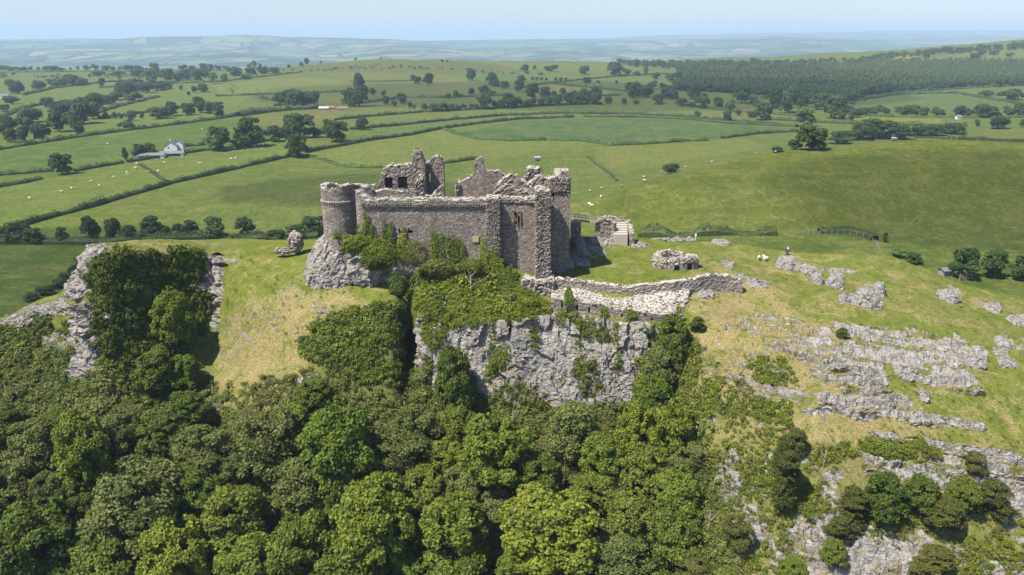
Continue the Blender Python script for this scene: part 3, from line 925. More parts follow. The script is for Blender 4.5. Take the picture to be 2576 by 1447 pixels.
# ------------------------------------------------------------------ foliage builders
def leaf_quads(P, Nrm, size, rng, squash=1.0, droop=0.0):
    """a folded leaf-spray quad at each point"""
    n = len(P)
    r = rng.normal(size=(n, 3))
    u = np.cross(Nrm, r)
    u /= np.maximum(np.linalg.norm(u, axis=1, keepdims=True), 1e-6)
    v = np.cross(Nrm, u)
    s = size * rng.uniform(0.6, 1.4, (n, 1))
    a = P - u * s * 0.5
    c = P + u * s * 0.5
    b_ = P + v * s * 0.42 * squash - Nrm * s * 0.12
    d_ = P - v * s * 0.42 * squash - Nrm * s * 0.12
    V = np.stack([a, b_, c, d_], 1).reshape(-1, 3)
    Q = np.arange(4 * n).reshape(-1, 4)
    return V, Q

def crown(name, seed, H, Wd, n, leaf, mat, base=0.25, lobes=16, lobe_r=0.3, conic=0.0, flat=0.75, squash=1.0):
    rng = np.random.default_rng(seed)
    hc = H * (1 - base) / 2
    zc = H * base + hc
    C, R = [], []
    for k in range(lobes):
        t = rng.uniform(-0.9, 0.85)
        ph = rng.uniform(0, 2 * math.pi) + k * 2.4
        if lobes > 35:
            t = -0.75 + 1.62 * (k + 0.5) / lobes + rng.uniform(-0.06, 0.06)
            ph = k * 2.39996 + rng.uniform(-0.4, 0.4)
            if rng.uniform() < 0.12:
                continue
        wide = math.sqrt(max(0, 1 - t * t)) * (1 - conic * (t + 1) / 2)
        rr = (rng.uniform(0.52, 0.95) if lobes > 35 else rng.uniform(0.35, 0.78)) * wide
        C.append((rr * Wd / 2 * math.cos(ph), rr * Wd / 2 * math.sin(ph), zc + t * hc * 0.8))
        R.append(lobe_r * Wd * rng.uniform(0.5, 1.25) * (1 - 0.45 * conic * (t + 1) / 2))
    C, R = np.array(C), np.array(R)
    w = R ** 2; w /= w.sum()
    m = int(n * 1.7)
    k = rng.choice(len(C), m, p=w)
    d = rng.normal(size=(m, 3)); d /= np.linalg.norm(d, axis=1, keepdims=True)
    d[:, 2] = np.where(d[:, 2] < -0.35, -d[:, 2], d[:, 2])
    P = C[k] + d * (R[k] * rng.uniform(0.68, 1.12, m) ** 1.0)[:, None] * np.array([1, 1, flat])
    # knock gaps and drop leaves buried in other lobes
    dist = np.linalg.norm((P[:, None, :] - C[None]) / np.array([1, 1, flat]), axis=2) / R[None]
    keep_ = (dist.min(1) > 0.62) & (vnoise(P, Wd * 0.13, seed) > -0.42)
    P, d = P[keep_][:n], d[keep_][:n]
    Nr = d * 0.8 + rng.normal(size=d.shape) * 0.55 + np.array([0, 0, 0.35])
    Nr /= np.linalg.norm(Nr, axis=1, keepdims=True)
    V, Q = leaf_quads(P, Nr, leaf, rng, squash)
    me = mesh_np(name, V, Q)
    me.materials.append(mat)
    return me, C, R

def trunk_mesh(name, C, H, base, r0, mat, seed, limbs=6):
    rr = random.Random(seed)
    mb = MB()
    top = Vector((0, 0, H * 0.72))
    mid = Vector((rr.uniform(-.3, .3), rr.uniform(-.3, .3), H * base * 1.1))
    mb.tube([(0, 0, -0.8), (0, 0, 0.2), mid, top], [r0 * 1.4, r0, r0 * 0.8, r0 * 0.25], 7)
    for k in range(min(limbs, len(C))):
        c = Vector(C[k])
        st = mid.lerp(top, rr.uniform(0.0, 0.55))
        m_ = st.lerp(c, 0.5) + Vector((0, 0, 0.2 * rr.random()))
        mb.tube([st, m_, c], [r0 * 0.45, r0 * 0.28, r0 * 0.08], 5)
    me = mb.mesh(name)
    me.materials.append(mat)
    return me

# prototypes (unit: metres); each (crown mesh, trunk mesh, height, width)
PROTO = {}
def proto(key, seed, H, Wd, n, leaf, mat, **kw):
    cr, C, R = crown("crown_" + key, seed, H, Wd, n, leaf, mat, **kw)
    tr = trunk_mesh("trunk_" + key, C, H, kw.get('base', 0.25), 0.035 * Wd + 0.05, M['bark'], seed)
    PROTO.setdefault(key.split('.')[0], []).append((cr, tr, H, Wd))
for i in range(3):
    proto(f'ash.{i}', 100 + i, 10, 8.6, 13000, 0.34, M['ash'], base=0.02, lobes=64, lobe_r=0.150, conic=0.35, flat=0.9)
for i in range(2):
    proto(f'oak.{i}', 110 + i, 9, 8.6, 12000, 0.34, M['oak'], base=0.02, lobes=54, lobe_r=0.165, conic=0.2)
for i in range(2):
    proto(f'grey.{i}', 120 + i, 9, 8.6, 11500, 0.32, M['grey'], base=0.02, lobes=70, lobe_r=0.145, conic=0.3, flat=0.8)
for i in range(2):
    proto(f'yew.{i}', 130 + i, 9, 6.0, 9000, 0.30, M['yew'], base=0.03, lobes=30, lobe_r=0.20, conic=0.7, squash=0.5)
for i in range(4):
    proto(f'far.{i}', 140 + i, 9, 9.5, 2600, 0.75, M['bgleaf'], base=0.10, lobes=15, lobe_r=0.27, conic=0.15)
for i in range(2):
    proto(f'pale.{i}', 150 + i, 9, 8.5, 2200, 0.62, M['bglight'], base=0.12, lobes=16, lobe_r=0.23, conic=0.2)
for i in range(2):
    proto(f'bare.{i}', 156 + i, 9, 8.0, 420, 0.32, M['scrub'], base=0.25, lobes=22, lobe_r=0.16)
for i in range(2):
    proto(f'mid.{i}', 160 + i, 9, 8.0, 7000, 0.38, M['bgleaf'], base=0.06, lobes=32, lobe_r=0.18, conic=0.25)

def place_tree(kind, loc, H, Wd, rng, name="tree", cat="tree", group=None):
    cr, tr, h0, w0 = rng.choice(PROTO[kind])
    o = empty(name, loc, rng.uniform(0, 6.28), cat=cat, group=group)
    kx = rng.uniform(0.86, 1.16)
    o.scale = (Wd / w0 * kx, Wd / w0 / kx, H / h0)
    c = bpy.data.objects.new("crown", cr); COL.objects.link(c); c.parent = o
    t = bpy.data.objects.new("trunk", tr); COL.objects.link(t); t.parent = o
    return o

def bush_mesh(name, seed, r, n, leaf, mat, flat=0.7, squash=1.0):
    rng = np.random.default_rng(seed)
    L = 7
    C = rng.normal(size=(L, 3)) * r * np.array([0.42, 0.42, 0.2])
    R = r * rng.uniform(0.35, 0.62, L)
    k = rng.integers(0, L, n)
    d = rng.normal(size=(n, 3)); d /= np.linalg.norm(d, axis=1, keepdims=True)
    P = C[k] + d * (R[k] * rng.uniform(0.7, 1.15, n))[:, None] * np.array([1, 1, flat])
    Nr = d * 0.8 + rng.normal(size=d.shape) * 0.5 + np.array([0, 0, 0.3])
    Nr /= np.linalg.norm(Nr, axis=1, keepdims=True)
    V, Q = leaf_quads(P, Nr, leaf, rng, squash)
    me = mesh_np(name, V, Q)
    me.materials.append(mat)
    return me

def scatter(name, pts, rots, scls, meshes, label, zone=None):
    """one object of uncountable cover: small sprays set on points"""
    col = bpy.data.collections.new(name + "_sprays")
    for i, m in enumerate(meshes):
        o = bpy.data.objects.new("spray", m)
        col.objects.link(o)
    me = bpy.data.meshes.new(name)
    P = np.asarray(pts, np.float32)
    me.vertices.add(len(P))
    me.vertices.foreach_set("co", P.ravel())
    a = me.attributes.new("rot", 'FLOAT_VECTOR', 'POINT'); a.data.foreach_set("vector", np.asarray(rots, np.float32).ravel())
    a = me.attributes.new("scl", 'FLOAT_VECTOR', 'POINT'); a.data.foreach_set("vector", np.asarray(scls, np.float32).ravel())
    rng = np.random.default_rng(len(P))
    a = me.attributes.new("idx", 'INT', 'POINT'); a.data.foreach_set("value", rng.integers(0, len(meshes), len(P)).astype(np.int32))
    o = bpy.data.objects.new(name, me)
    COL.objects.link(o)
    ng = bpy.data.node_groups.new(name, 'GeometryNodeTree')
    ng.interface.new_socket("Geometry", in_out='INPUT', socket_type='NodeSocketGeometry')
    ng.interface.new_socket("Geometry", in_out='OUTPUT', socket_type='NodeSocketGeometry')
    N = ng.nodes.new
    gi, go = N('NodeGroupInput'), N('NodeGroupOutput')
    ip, ci = N('GeometryNodeInstanceOnPoints'), N('GeometryNodeCollectionInfo')
    ci.inputs['Collection'].default_value = col
    ci.inputs['Separate Children'].default_value = True
    ci.inputs['Reset Children'].default_value = True
    ip.inputs['Pick Instance'].default_value = True
    def na(nm, ty):
        x = N('GeometryNodeInputNamedAttribute'); x.data_type = ty; x.inputs['Name'].default_value = nm
        return x.outputs['Attribute']
    L = ng.links.new
    L(gi.outputs[0], ip.inputs['Points'])
    L(ci.outputs[0], ip.inputs['Instance'])
    L(na("idx", 'INT'), ip.inputs['Instance Index'])
    L(na("rot", 'FLOAT_VECTOR'), ip.inputs['Rotation'])
    L(na("scl", 'FLOAT_VECTOR'), ip.inputs['Scale'])
    L(ip.outputs[0], go.inputs[0])
    md = o.modifiers.new("sprays", 'NODES')
    md.node_group = ng
    tag(o, label, kind='stuff')
    return o

def cover(name, polys, count, meshes, smin, smax, label, seed, lift=0.1, flatten=0.8, upness=0.5, fray=20, dens=None):
    """scatter on the crag inside survey polygons"""
    rng = np.random.default_rng(seed)
    ox, oy = _fx + fray * _fr1, _fy + fray * _fr2
    mk = np.zeros(_fx.shape, bool)
    for p in polys:
        mk |= inpoly(ox, oy, p)
    if dens is not None:
        mk &= dens
    idx = np.nonzero(mk)[0]
    if len(idx) == 0:
        return None
    pick = rng.choice(idx, count)
    P = _nf[pick] + rng.normal(size=(count, 3)) * 0.25 + _n2[pick] * lift
    n = _n2[pick] * (1 - upness) + np.array([0, 0, upness])
    R = []
    for v in n:
        e = Vector(v).to_track_quat('Z', 'Y').to_euler()
        R.append((e.x, e.y, e.z + 0))
    s = (smin + (smax - smin) * rng.uniform(0, 1, count) ** 1.6) * (1 + 0.5 * vnoise(P, 3.0, seed))
    Sx = np.stack([s, s, s * flatten], -1)
    return scatter(name, P, R, Sx, meshes, label)
_fr1, _fr2 = fbm(_nf, 3.0, 4, 51), fbm(_nf, 3.0, 4, 53)

# ------------------------------------------------------------------ the castle
def wallgrid(path, tops, base, thick, step=0.34, rough=0.05, ragged=0.25, seed=1, closed=False, side=1, core=0.0):
    """masonry wall along PATH [(x,y)] with top heights TOPS at the same points; body lies to the left (side=1) or right of the path"""
    P = np.array(path, float)
    seg = np.linalg.norm(np.diff(P, axis=0), axis=1)
    L = np.concatenate([[0], np.cumsum(seg)])
    n = max(3, int(L[-1] / step) + 1)
    d = np.linspace(0, L[-1], n)
    X, Y = np.interp(d, L, P[:, 0]), np.interp(d, L, P[:, 1])
    T = np.interp(d, L, np.array(tops, float))
    tx, ty = np.gradient(X), np.gradient(Y)
    m = np.hypot(tx, ty)
    nx, ny = -ty / m * side, tx / m * side
    T = T + ragged * vnoise(np.stack([X, Y, 0 * X], -1), 0.9, seed) + ragged * 0.8 * vnoise(np.stack([X, Y, 0 * X], -1), 2.4, seed + 3)
    H = T.max() - base
    nv = max(3, int(H / step))
    f = np.linspace(0, 1, nv + 1)
    nt_ = max(2, int(thick / step))
    sect = [(0.0, a) for a in f] + [(k / nt_, 1.0) for k in range(1, nt_)] + [(1.0, a) for a in f[::-1]]
    sect = np.array(sect)
    V = np.zeros((n, len(sect), 3))
    V[..., 0] = X[:, None] + nx[:, None] * sect[None, :, 0] * thick
    V[..., 1] = Y[:, None] + ny[:, None] * sect[None, :, 0] * thick
    V[..., 2] = base + (T[:, None] - base) * sect[None, :, 1]
    # broken crown: the top sags and heaves
    topm = (sect[:, 1] > 0.999)[None, :]
    V[..., 2] += np.where(topm, 0.22 * vnoise(V, 0.55, seed + 9) - core * np.sin(sect[None, :, 0] * math.pi), 0)
    Nrm = np.zeros_like(V)
    out = np.where(sect[:, 0] < 0.5, -1, 1)[None, :]
    Nrm[..., 0] = nx[:, None] * out
    Nrm[..., 1] = ny[:, None] * out
    Sx = V * np.array([1, 1, 2.2])
    dsp = rough * (0.8 * fbm(V, 1.4, 3, seed + 5) + facets(Sx, 0.55, seed + 6, 0.7, 0.6))
    V = V + Nrm * dsp[..., None]
    k = len(sect)
    q = grid_quads(n, k)
    bottom = None
    t = []
    capv = [V[0].mean(0), V[-1].mean(0)]
    VV = np.concatenate([V.reshape(-1, 3), np.array(capv)])
    a, b_ = len(VV) - 2, len(VV) - 1
    if not closed:
        # ends: bridge the two faces with strips of quads
        for e, flip in ((0, False), (n - 1, True)):
            o = e * k
            lo = list(range(0, nv + 1))
            hi = list(range(k - 1, k - nv - 2, -1))
            for i in range(nv):
                f4 = (o + lo[i], o + hi[i], o + hi[i + 1], o + lo[i + 1])
                q = np.concatenate([q, np.array([f4 if flip else f4[::-1]])])
            tl = list(range(nv, k - nv - 1 + 1))
            for i in range(1, len(tl) - 1):
                f3 = (o + tl[0], o + tl[i], o + tl[i + 1])
                t.append(f3 if flip else f3[::-1])
    # underside
    qb = []
    for i in range(n - 1):
        qb.append((i * k, (i + 1) * k, (i + 1) * k + k - 1, i * k + k - 1)[::-1])
    q = np.concatenate([q, np.array(qb)])
    return VV[:-2], q, np.array(t) if t else None

def stones(mb, P, Nrm, size, rng):
    """rough individual stones bedded at points P"""
    cube = np.array([(-1, -1, -1), (1, -1, -1), (1, 1, -1), (-1, 1, -1), (-1, -1, 1), (1, -1, 1), (1, 1, 1), (-1, 1, 1)], float) * 0.5
    fq = np.array([(0, 3, 2, 1), (4, 5, 6, 7), (0, 1, 5, 4), (1, 2, 6, 5), (2, 3, 7, 6), (3, 0, 4, 7)])
    n = len(P)
    s = size * rng.uniform(0.5, 1.3, (n, 3)) * np.array([1.25, 1.0, 0.62])
    ang = rng.uniform(0, 6.28, n)
    tl = rng.normal(size=(n, 2)) * 0.25
    V = cube[None] * s[:, None, :] * (1 + rng.uniform(-0.28, 0.28, (n, 8, 3)))
    c, s_ = np.cos(ang)[:, None], np.sin(ang)[:, None]
    x, y, z = V[..., 0].copy(), V[..., 1].copy(), V[..., 2]
    V[..., 0], V[..., 1] = x * c - y * s_, x * s_ + y * c
    V[..., 2] = z + V[..., 0] * tl[:, :1] + V[..., 1] * tl[:, 1:]
    V += np.asarray(P)[:, None, :]
    Q = (fq[None] + (np.arange(n) * 8)[:, None, None]).reshape(-1, 4)
    mb.add(V.reshape(-1, 3), Q)

castle = empty("castle_ruin", tuple(at(1120, 650, 126)), 0, "ruined grey stone medieval castle standing on the brink of the limestone crag", "castle")
CO = Vector(castle.location)
def cpart(name, V, q, t, mat, kind=None, parent=castle, smooth=False):
    V = np.asarray(V) - np.array(CO)
    o = link(name, mesh_np(name, V, q, t), mat, parent, smooth)
    if kind: o['kind'] = kind
    return o

def top_stones(parent, pts_xy_z, thick, normal, count, size, seed, name="coping_stones"):
    pass

rngc = np.random.default_rng(7)
def wall(name, pts, base, thick, mat='stone', rough=0.028, ragged=0.22, seed=1, caps=True, cap_size=0.26, cuts=(), step=0.34, side=1, core=0.0, dens=3.0, label=None):
    """pts: (px, py_of_the_wall_top, depth); the body runs away from the camera"""
    W3 = [at(*p) for p in pts]
    path = [(p.x, p.y) for p in W3]
    tops = [p.z for p in W3]
    V, q, t = wallgrid(path, tops, base, thick, step, rough, ragged, seed, side=side, core=core)
    o = cpart(name, V, q, t, M[mat])
    if label: o['label'] = label
    if cuts:
        for (x0, y0, x1, y1, Yc) in cuts:
            A, B = at(x0, y1, Yc), at(x1, y0, Yc)
            mb = MB().box(((A.x + B.x) / 2 - CO.x, Yc - CO.y, (A.z + B.z) / 2 - CO.z), (abs(B.x - A.x), thick * 1.3 + 1.4, abs(B.z - A.z)))
            cu = bpy.data.objects.new("cut", mb.mesh("cut")); COL.objects.link(cu); cu.location = CO
            md = o.modifiers.new("opening", 'BOOLEAN'); md.object = cu; md.operation = 'DIFFERENCE'; md.solver = 'EXACT'
            bpy.context.view_layer.update()
            dg = bpy.context.evaluated_depsgraph_get()
            nm = bpy.data.meshes.new_from_object(o.evaluated_get(dg))
            o.modifiers.clear()
            if len(nm.polygons) > 100:
                o.data = nm
            bpy.data.objects.remove(cu)
    if caps:
        P = np.array(path); L = np.concatenate([[0], np.cumsum(np.linalg.norm(np.diff(P, axis=0), axis=1))])
        n = int(L[-1] * dens * max(1, thick * 1.0))
        d = rngc.uniform(0, L[-1], n); w = rngc.uniform(0.02, 0.98, n) * thick
        X, Y, Z = np.interp(d, L, P[:, 0]), np.interp(d, L, P[:, 1]), np.interp(d, L, tops)
        X2, Y2 = np.interp(d + .05, L, P[:, 0]), np.interp(d + .05, L, P[:, 1])
        X1, Y1 = np.interp(d - .05, L, P[:, 0]), np.interp(d - .05, L, P[:, 1])
        tx, ty = X2 - X1, Y2 - Y1; m = np.hypot(tx, ty) + 1e-9
        X, Y = X - ty / m * w * side, Y + tx / m * w * side
        Z = Z + ragged * vnoise(np.stack([np.interp(d, L, P[:, 0]), np.interp(d, L, P[:, 1]), 0 * X], -1), 0.9, seed) + ragged * .8 * vnoise(np.stack([np.interp(d, L, P[:, 0]), np.interp(d, L, P[:, 1]), 0 * X], -1), 2.4, seed + 3)
        mb = MB(); stones(mb, np.stack([X - CO.x, Y - CO.y, Z - CO.z + 0.02 - core * np.sin(w / thick * math.pi)], -1), None, cap_size, rngc)
        mb.build("loose_stones", M['rubble'], o)['kind'] = 'stuff'
    return o

def rubble_face(parent, px0, px1, py0, py1, Y, n, size, seed, jut=0.15):
    rng = np.random.default_rng(seed)
    px = rng.uniform(px0, px1, n); py = rng.uniform(py0, py1, n)
    P = at_np(px, py, np.full(n, Y)) - np.array(CO) + rng.normal(size=(n, 3)) * np.array([0, jut, 0])
    mb = MB(); stones(mb, P, None, size, rng)
    o = mb.build("rubble_core", M['rubble'], parent)
    o['kind'] = 'stuff'
    return o

def zat(py, Y): return at(CX, py, Y).z
BZ = -3.0
# round tower at the left corner
tc = at(856, 560, 127.5); tr_ = 2.78
ang = np.linspace(math.radians(0), math.radians(360), 49)
ztop = zat(474, 125)
pth = [(tc.x + tr_ * math.cos(a_), tc.y + tr_ * math.sin(a_)) for a_ in ang]
tps = [ztop + 0.35 * math.cos(a_ * 2 + 1) - 0.25 * (math.sin(a_) > 0.2) for a_ in ang]
V, q, t = wallgrid(pth, tps, -1.5, 0.95, 0.3, 0.022, 0.12, 11, closed=True, side=1)
o_tower = cpart("round_tower", V, q, t, M['stone'])
mb = MB()
a_ = rngc.uniform(0, 2 * math.pi, 330); r_ = tr_ - rngc.uniform(0.14, 0.9, 330)
stones(mb, np.stack([tc.x + r_ * np.cos(a_) - CO.x, tc.y + r_ * np.sin(a_) - CO.y, ztop - CO.z + 0.35 * np.cos(a_ * 2 + 1) - 0.25 * (np.sin(a_) > .2) + rngc.normal(size=330) * .05 - .04], -1), None, 0.34, rngc)
mb.build("loose_stones", M['rubble'], o_tower)['kind'] = 'stuff'
mb = MB(); mb.tube([(tc.x - CO.x, tc.y - CO.y, -1.5 - CO.z), (tc.x - CO.x, tc.y - CO.y, ztop - 1.6 - CO.z)], [1.95, 1.95], 24)
mb.build("tower_floor", M['rubble'], o_tower)
# corbel courses
def corbels(parent, pts, r_out, n, zc, z_h=0.26, w=0.2):
    mb = MB()
    for (x, y, nx, ny) in pts:
        mb.box((x + nx * r_out - CO.x, y + ny * r_out - CO.y, zc - CO.z), (w, 0.3, z_h), math.atan2(ny, nx) + math.pi / 2)
    o = mb.build("corbel", M['stone'], parent); o['kind'] = 'stuff'
zc = zat(514, 124.2)
pts = [(tc.x + tr_ * math.cos(a), tc.y + tr_ * math.sin(a), math.cos(a), math.sin(a)) for a in np.arange(math.radians(200), math.radians(352), 0.14)]
corbels(o_tower, pts, 0.06, 0, zc, 0.3, 0.2)
mb = MB()
ra = np.arange(math.radians(180), math.radians(360), 0.06)
mb.tube([(tc.x + (tr_ + .03) * math.cos(a) - CO.x, tc.y + (tr_ + .03) * math.sin(a) - CO.y, zc + 0.2 - CO.z) for a in ra], 0.10, 5)
mb.build("string_course", M['rubble'], o_tower)
# narrow return between tower and curtain
wall("return_wall", [(893, 478, 125.4), (899, 487, 124.9), (911, 497, 124.5)], BZ, 1.6, seed=12)
# curtain wall
YF = 124.2
o_cur = wall("curtain_wall", [(907, 494, YF), (930, 499, YF), (950, 501, YF), (1050, 502, YF), (1140, 503, YF), (1200, 502, YF), (1232, 498, YF)], BZ, 1.9, seed=14, rough=0.028, ragged=0.1, cap_size=0.28, dens=4.5,
             cuts=[(1003, 575, 1008.5, 588, YF), (1027, 573, 1038, 586, YF)])
mb = MB()
xs = np.arange(at(912, 516, YF).x, at(1219, 516, YF).x, 0.42)
zcc = zat(517, YF)
corbels(o_cur, [(x, YF - 0.1, 0, -1) for x in xs], 0.1, 0, zcc, 0.34, 0.2)
A, B = at(909, 508, YF - .2), at(1222, 508, YF - .2)
V, q, t = wallgrid([(A.x, YF - 0.36), (B.x, YF - 0.36)], [zat(502, YF) - .05] * 2, zcc + 0.16, 0.42, 0.25, 0.05, 0.08, 19)
cpart("parapet_course", V, q, t, M['rubble'], parent=castle)
mb = MB()
A, B = at(1189, 609, YF - 0.12), at(1204, 595, YF - 0.12)
mb.box(((A.x + B.x) / 2 - CO.x, YF - 0.14 - CO.y, (A.z + B.z) / 2 - CO.z), (B.x - A.x, 0.12, B.z - A.z))
mb.build("window_board", M['gold'], castle)
# first buttress (rubble edge)
o_b1 = wall("buttress", [(1222, 499, 123.2), (1254, 497, 123.2)], -4, 2.6, 'rubble', rough=0.1, ragged=0.2, seed=21, cap_size=0.28)
rubble_face(o_b1, 1224, 1256, 500, 664, 123.1, 2600, 0.25, 22, 0.06)
# tower bay with the window
YB = 125.0
o_bay = wall("tower_bay", [(1250, 499, YB), (1280, 498, YB), (1310, 499, YB), (1352, 496, YB)], -4.5, 2.0, seed=24, ragged=0.1, dens=4.5,
             cuts=[(1294, 532, 1300.5, 564, YB), (1303, 533, 1308, 562, YB)])
mb = MB()
for x in (1292.4, 1301.8, 1309.6):
    A, B = at(x - 0.9, 567, YB - .1), at(x + 0.9, 530, YB - .1)
    mb.box(((A.x + B.x) / 2 - CO.x, YB - .1 - CO.y, (A.z + B.z) / 2 - CO.z), (B.x - A.x, 0.3, B.z - A.z))
mb.build("window_jamb", M['reddish'], o_bay)
A, B = at(1252, 509, YB - .2), at(1345, 509, YB - .2)
V, q, t = wallgrid([(A.x, YB - 0.22), (B.x, YB - 0.22)], [zat(499, YB) - .05] * 2, zat(509, YB), 0.3, 0.25, 0.06, 0.12, 29)
cpart("parapet_course", V, q, t, M['rubble'], parent=castle)
# second buttress
YU = 122.2
o_b2 = wall("buttress", [(1347, 481, YU), (1355, 478, YU), (1372, 478, YU), (1384, 484, YU)], -5.5, 4.2, 'rubble', rough=0.13, ragged=0.3, seed=31, cap_size=0.28)
rubble_face(o_b2, 1348, 1384, 482, 735, YU - .1, 3400, 0.27, 32, 0.08)
# its splayed foot
A = at(1350, 700, YU)
V, q, t = wallgrid([(at(1312, 712, 122.4).x, 121.6), (at(1350, 715, 122).x, 120.9), (at(1392, 712, 122).x, 120.6)], [zat(700, 122), zat(706, 121.3), zat(704, 121)], -7.5, 2.4, 0.3, 0.28, 0.5, 33)
o_ft = cpart("buttress_foot", V, q, t, M['rubble'])
rubble_face(o_ft, 1314, 1392, 706, 745, 120.7, 700, 0.45, 34, 0.2)
# east tower: south face set back, east face running away
YE = 127.6
o_e = wall("east_tower", [(1378, 452, YE), (1395, 447, YE), (1409, 444, YE), (1411, 432, YE), (1428, 431, YE), (1431, 445, YE), (1436.5, 456, YE)], -2.5, 2.2, seed=41, rough=0.03, ragged=0.12, cap_size=0.28,
           cuts=[(1387, 483, 1393, 495, YE), (1390.5, 492, 1394, 508, YE)])
xe = at(1436, 460, YE).x
ze = zat(458, YE)
V, q, t = wallgrid([(xe - 2.0, YE + 2.2), (xe - 2.0, YE + 16)], [ze, ze - 0.6], -3, 2.0, 0.34, 0.06, 0.3, 42, side=-1)
cpart("east_wall", V, q, t, M['stone'])
rubble_face(o_e, 1384, 1430, 448, 482, YE - .02, 520, 0.30, 43, 0.06)
# rear walls and ruined ranges, left to right
wall("west_range_wall", [(893, 466, 131), (915, 467, 132), (938, 472, 132.5), (946, 481, 132.8), (965, 479, 133), (1000, 478, 133), (1048, 480, 133)], 0, 1.3, seed=51, ragged=0.3, cap_size=0.32)
wall("west_back_wall", [(815, 470, 137), (850, 468, 138), (893, 465, 139), (945, 470, 140)], 0, 1.2, seed=52, ragged=0.3)
YN = 146.0
wall("hall_range_wall", [(950, 470, YN), (956, 455, YN), (961, 440, YN), (968, 424, YN), (981, 418, YN), (1008, 418, YN), (1029, 410, YN), (1038, 409, YN), (1039.5, 383, YN), (1048, 378, YN), (1058, 384, YN), (1061, 398, YN), (1068, 412, YN)], 2, 2.2, 'rubble', rough=0.1, ragged=0.2, seed=53, cap_size=0.4,
     cuts=[(966, 449, 985, 476, YN - 1.2), (999, 447, 1022, 476, YN - 1.2), (1006, 452, 1016, 464, YN)])
wall("hall_gable_wall", [(1066, 413, YN + 3.2), (1083, 406, YN + 3.2), (1090, 398, YN + 3.2), (1099, 394, YN + 3.2), (1110, 401, YN + 3.2), (1116, 418, YN + 3.2)], 2, 1.8, 'rubble', rough=0.1, ragged=0.18, seed=54, cap_size=0.4, cuts=[(1078, 437, 1083, 462, YN + 3.2)])
wall("broken_pier", [(1044, 482, 140), (1047, 455, 140), (1055, 445, 140), (1063, 446, 140), (1068, 456, 140), (1070, 485, 140)], 0, 1.6, 'rubble', rough=0.2, ragged=0.2, seed=55, cap_size=0.32)
wall("broken_pier", [(1070, 492, 138), (1085, 490, 138), (1098, 478, 138), (1108, 468, 138), (1114, 468, 138), (1116, 480, 138)], 0, 1.4, 'rubble', rough=0.2, ragged=0.25, seed=56)
# chimney gable
YC = 141.0
o_ch = wall("chimney_gable", [(1147, 462, YC), (1152, 458, YC), (1165, 455, YC), (1178, 448, YC), (1191, 440, YC), (1194, 425, YC), (1197, 404, YC), (1203, 397, YC), (1211, 397, YC), (1217, 404, YC), (1219, 432, YC)], 0, 1.5, seed=61, rough=0.035, ragged=0.1, cap_size=0.38)
rubble_face(o_ch, 1147, 1156, 458, 500, YC - .05, 120, 0.36, 62, 0.1)
xg = at(1219, 430, YC).x
zg_ = zat(432, 146)
wall("kitchen_rear_wall", [(1217, 432, 147), (1240, 430, 147), (1257, 431, 147), (1263, 438, 147), (1296, 439, 147), (1308, 453, 147), (1324, 456, 147)], 0, 1.4, seed=63, ragged=0.15)
wall("inner_gatehouse_wall", [(1240, 497, 138), (1245, 474, 138), (1257, 459, 138), (1270, 448, 138), (1286, 441, 138), (1303, 447, 138), (1309, 458, 138), (1325, 468, 138), (1345, 480, 138)], 0, 1.6, 'rubble', rough=0.12, ragged=0.2, seed=64, cap_size=0.28)
wall("inner_spur_wall", [(1241, 498, 133), (1250, 480, 133), (1262, 471, 133), (1284, 470, 133), (1304, 480, 133), (1325, 482, 133), (1346, 487, 133)], 0, 1.4, 'rubble', rough=0.12, ragged=0.2, seed=65, cap_size=0.4)
wall("north_tower", [(1320, 455, 148), (1320.5, 437, 148), (1328, 425, 148), (1341, 422, 148), (1359, 424, 148), (1366, 445, 148), (1372, 455, 148)], 0, 3.0, 'rubble', rough=0.16, ragged=0.2, seed=66, cap_size=0.28)
wall("gate_passage_wall", [(1326, 462, 142), (1340, 452, 142), (1356, 447, 142), (1384, 448, 142)], 0, 1.8, 'rubble', rough=0.14, ragged=0.2, seed=67)
# courtyard floor
mb = MB(); A, B = at(905, 560, 126), at(1432, 560, 126)
mb.box(((A.x + B.x) / 2 - CO.x, 137.5 - CO.y, 1.4 - CO.z), (B.x - A.x - 2.5, 14, 1.0))
mb.build("courtyard_floor", M['track'], castle)

# ---- rock pedestal below the round tower
def boulder(name, c, r, mat, seed, nu=70, nv=50, amp=0.55, scale=1.7, taper=0.0, label=None, cat=None, group=None, exps=0.8):
    th = np.linspace(0.02, math.pi - 0.02, nv)[:, None]; ph = np.linspace(0, 2 * math.pi, nu, endpoint=False)[None]
    d = np.stack([np.sin(th) * np.cos(ph), np.sin(th) * np.sin(ph), -np.cos(th) + 0 * ph], -1)
    dd = np.sign(d) * np.abs(d) ** exps
    P = dd * np.array(r)
    P[..., :2] *= (1 - taper * dd[..., 2:3])
    off = np.array([seed * 13.7, 0, 0])
    w = 0.5 * fbm(P + off, scale * 2, 3, seed) + facets((P + off + 0.5 * fbm(P + off, 1.2, 3, 2)[..., None]) * np.array([1, 1, 0.4]), scale, seed, 0.7, 0.2) * 0.6 + 0.3 * facets(P + off, scale * 0.4, seed + 5, 0.6, 0.4)
    P = P + d * (w * amp)[..., None]
    me = mesh_np(name, P.reshape(-1, 3), grid_quads(nv, nu, 0, True))
    me.attributes.new("rock", 'FLOAT', 'POINT').data.foreach_set("value", np.full(nu * nv, 1.2, np.float32))
    o = link(name, me, mat)
    o.location = c
    return tag(o, label, cat, group)
ped = at(845, 640, 126.5)
o = boulder("rock_outcrop", (ped.x - .4, ped.y + .8, ped.z - 2.2), (4.7, 4.2, 5.6), M['hill'], 3, 140, 100, 0.55, 1.3, taper=0.32, label="pale limestone outcrop carrying the round corner tower", cat="rock", exps=0.9)
p_ = at(920, 670, 124.5)
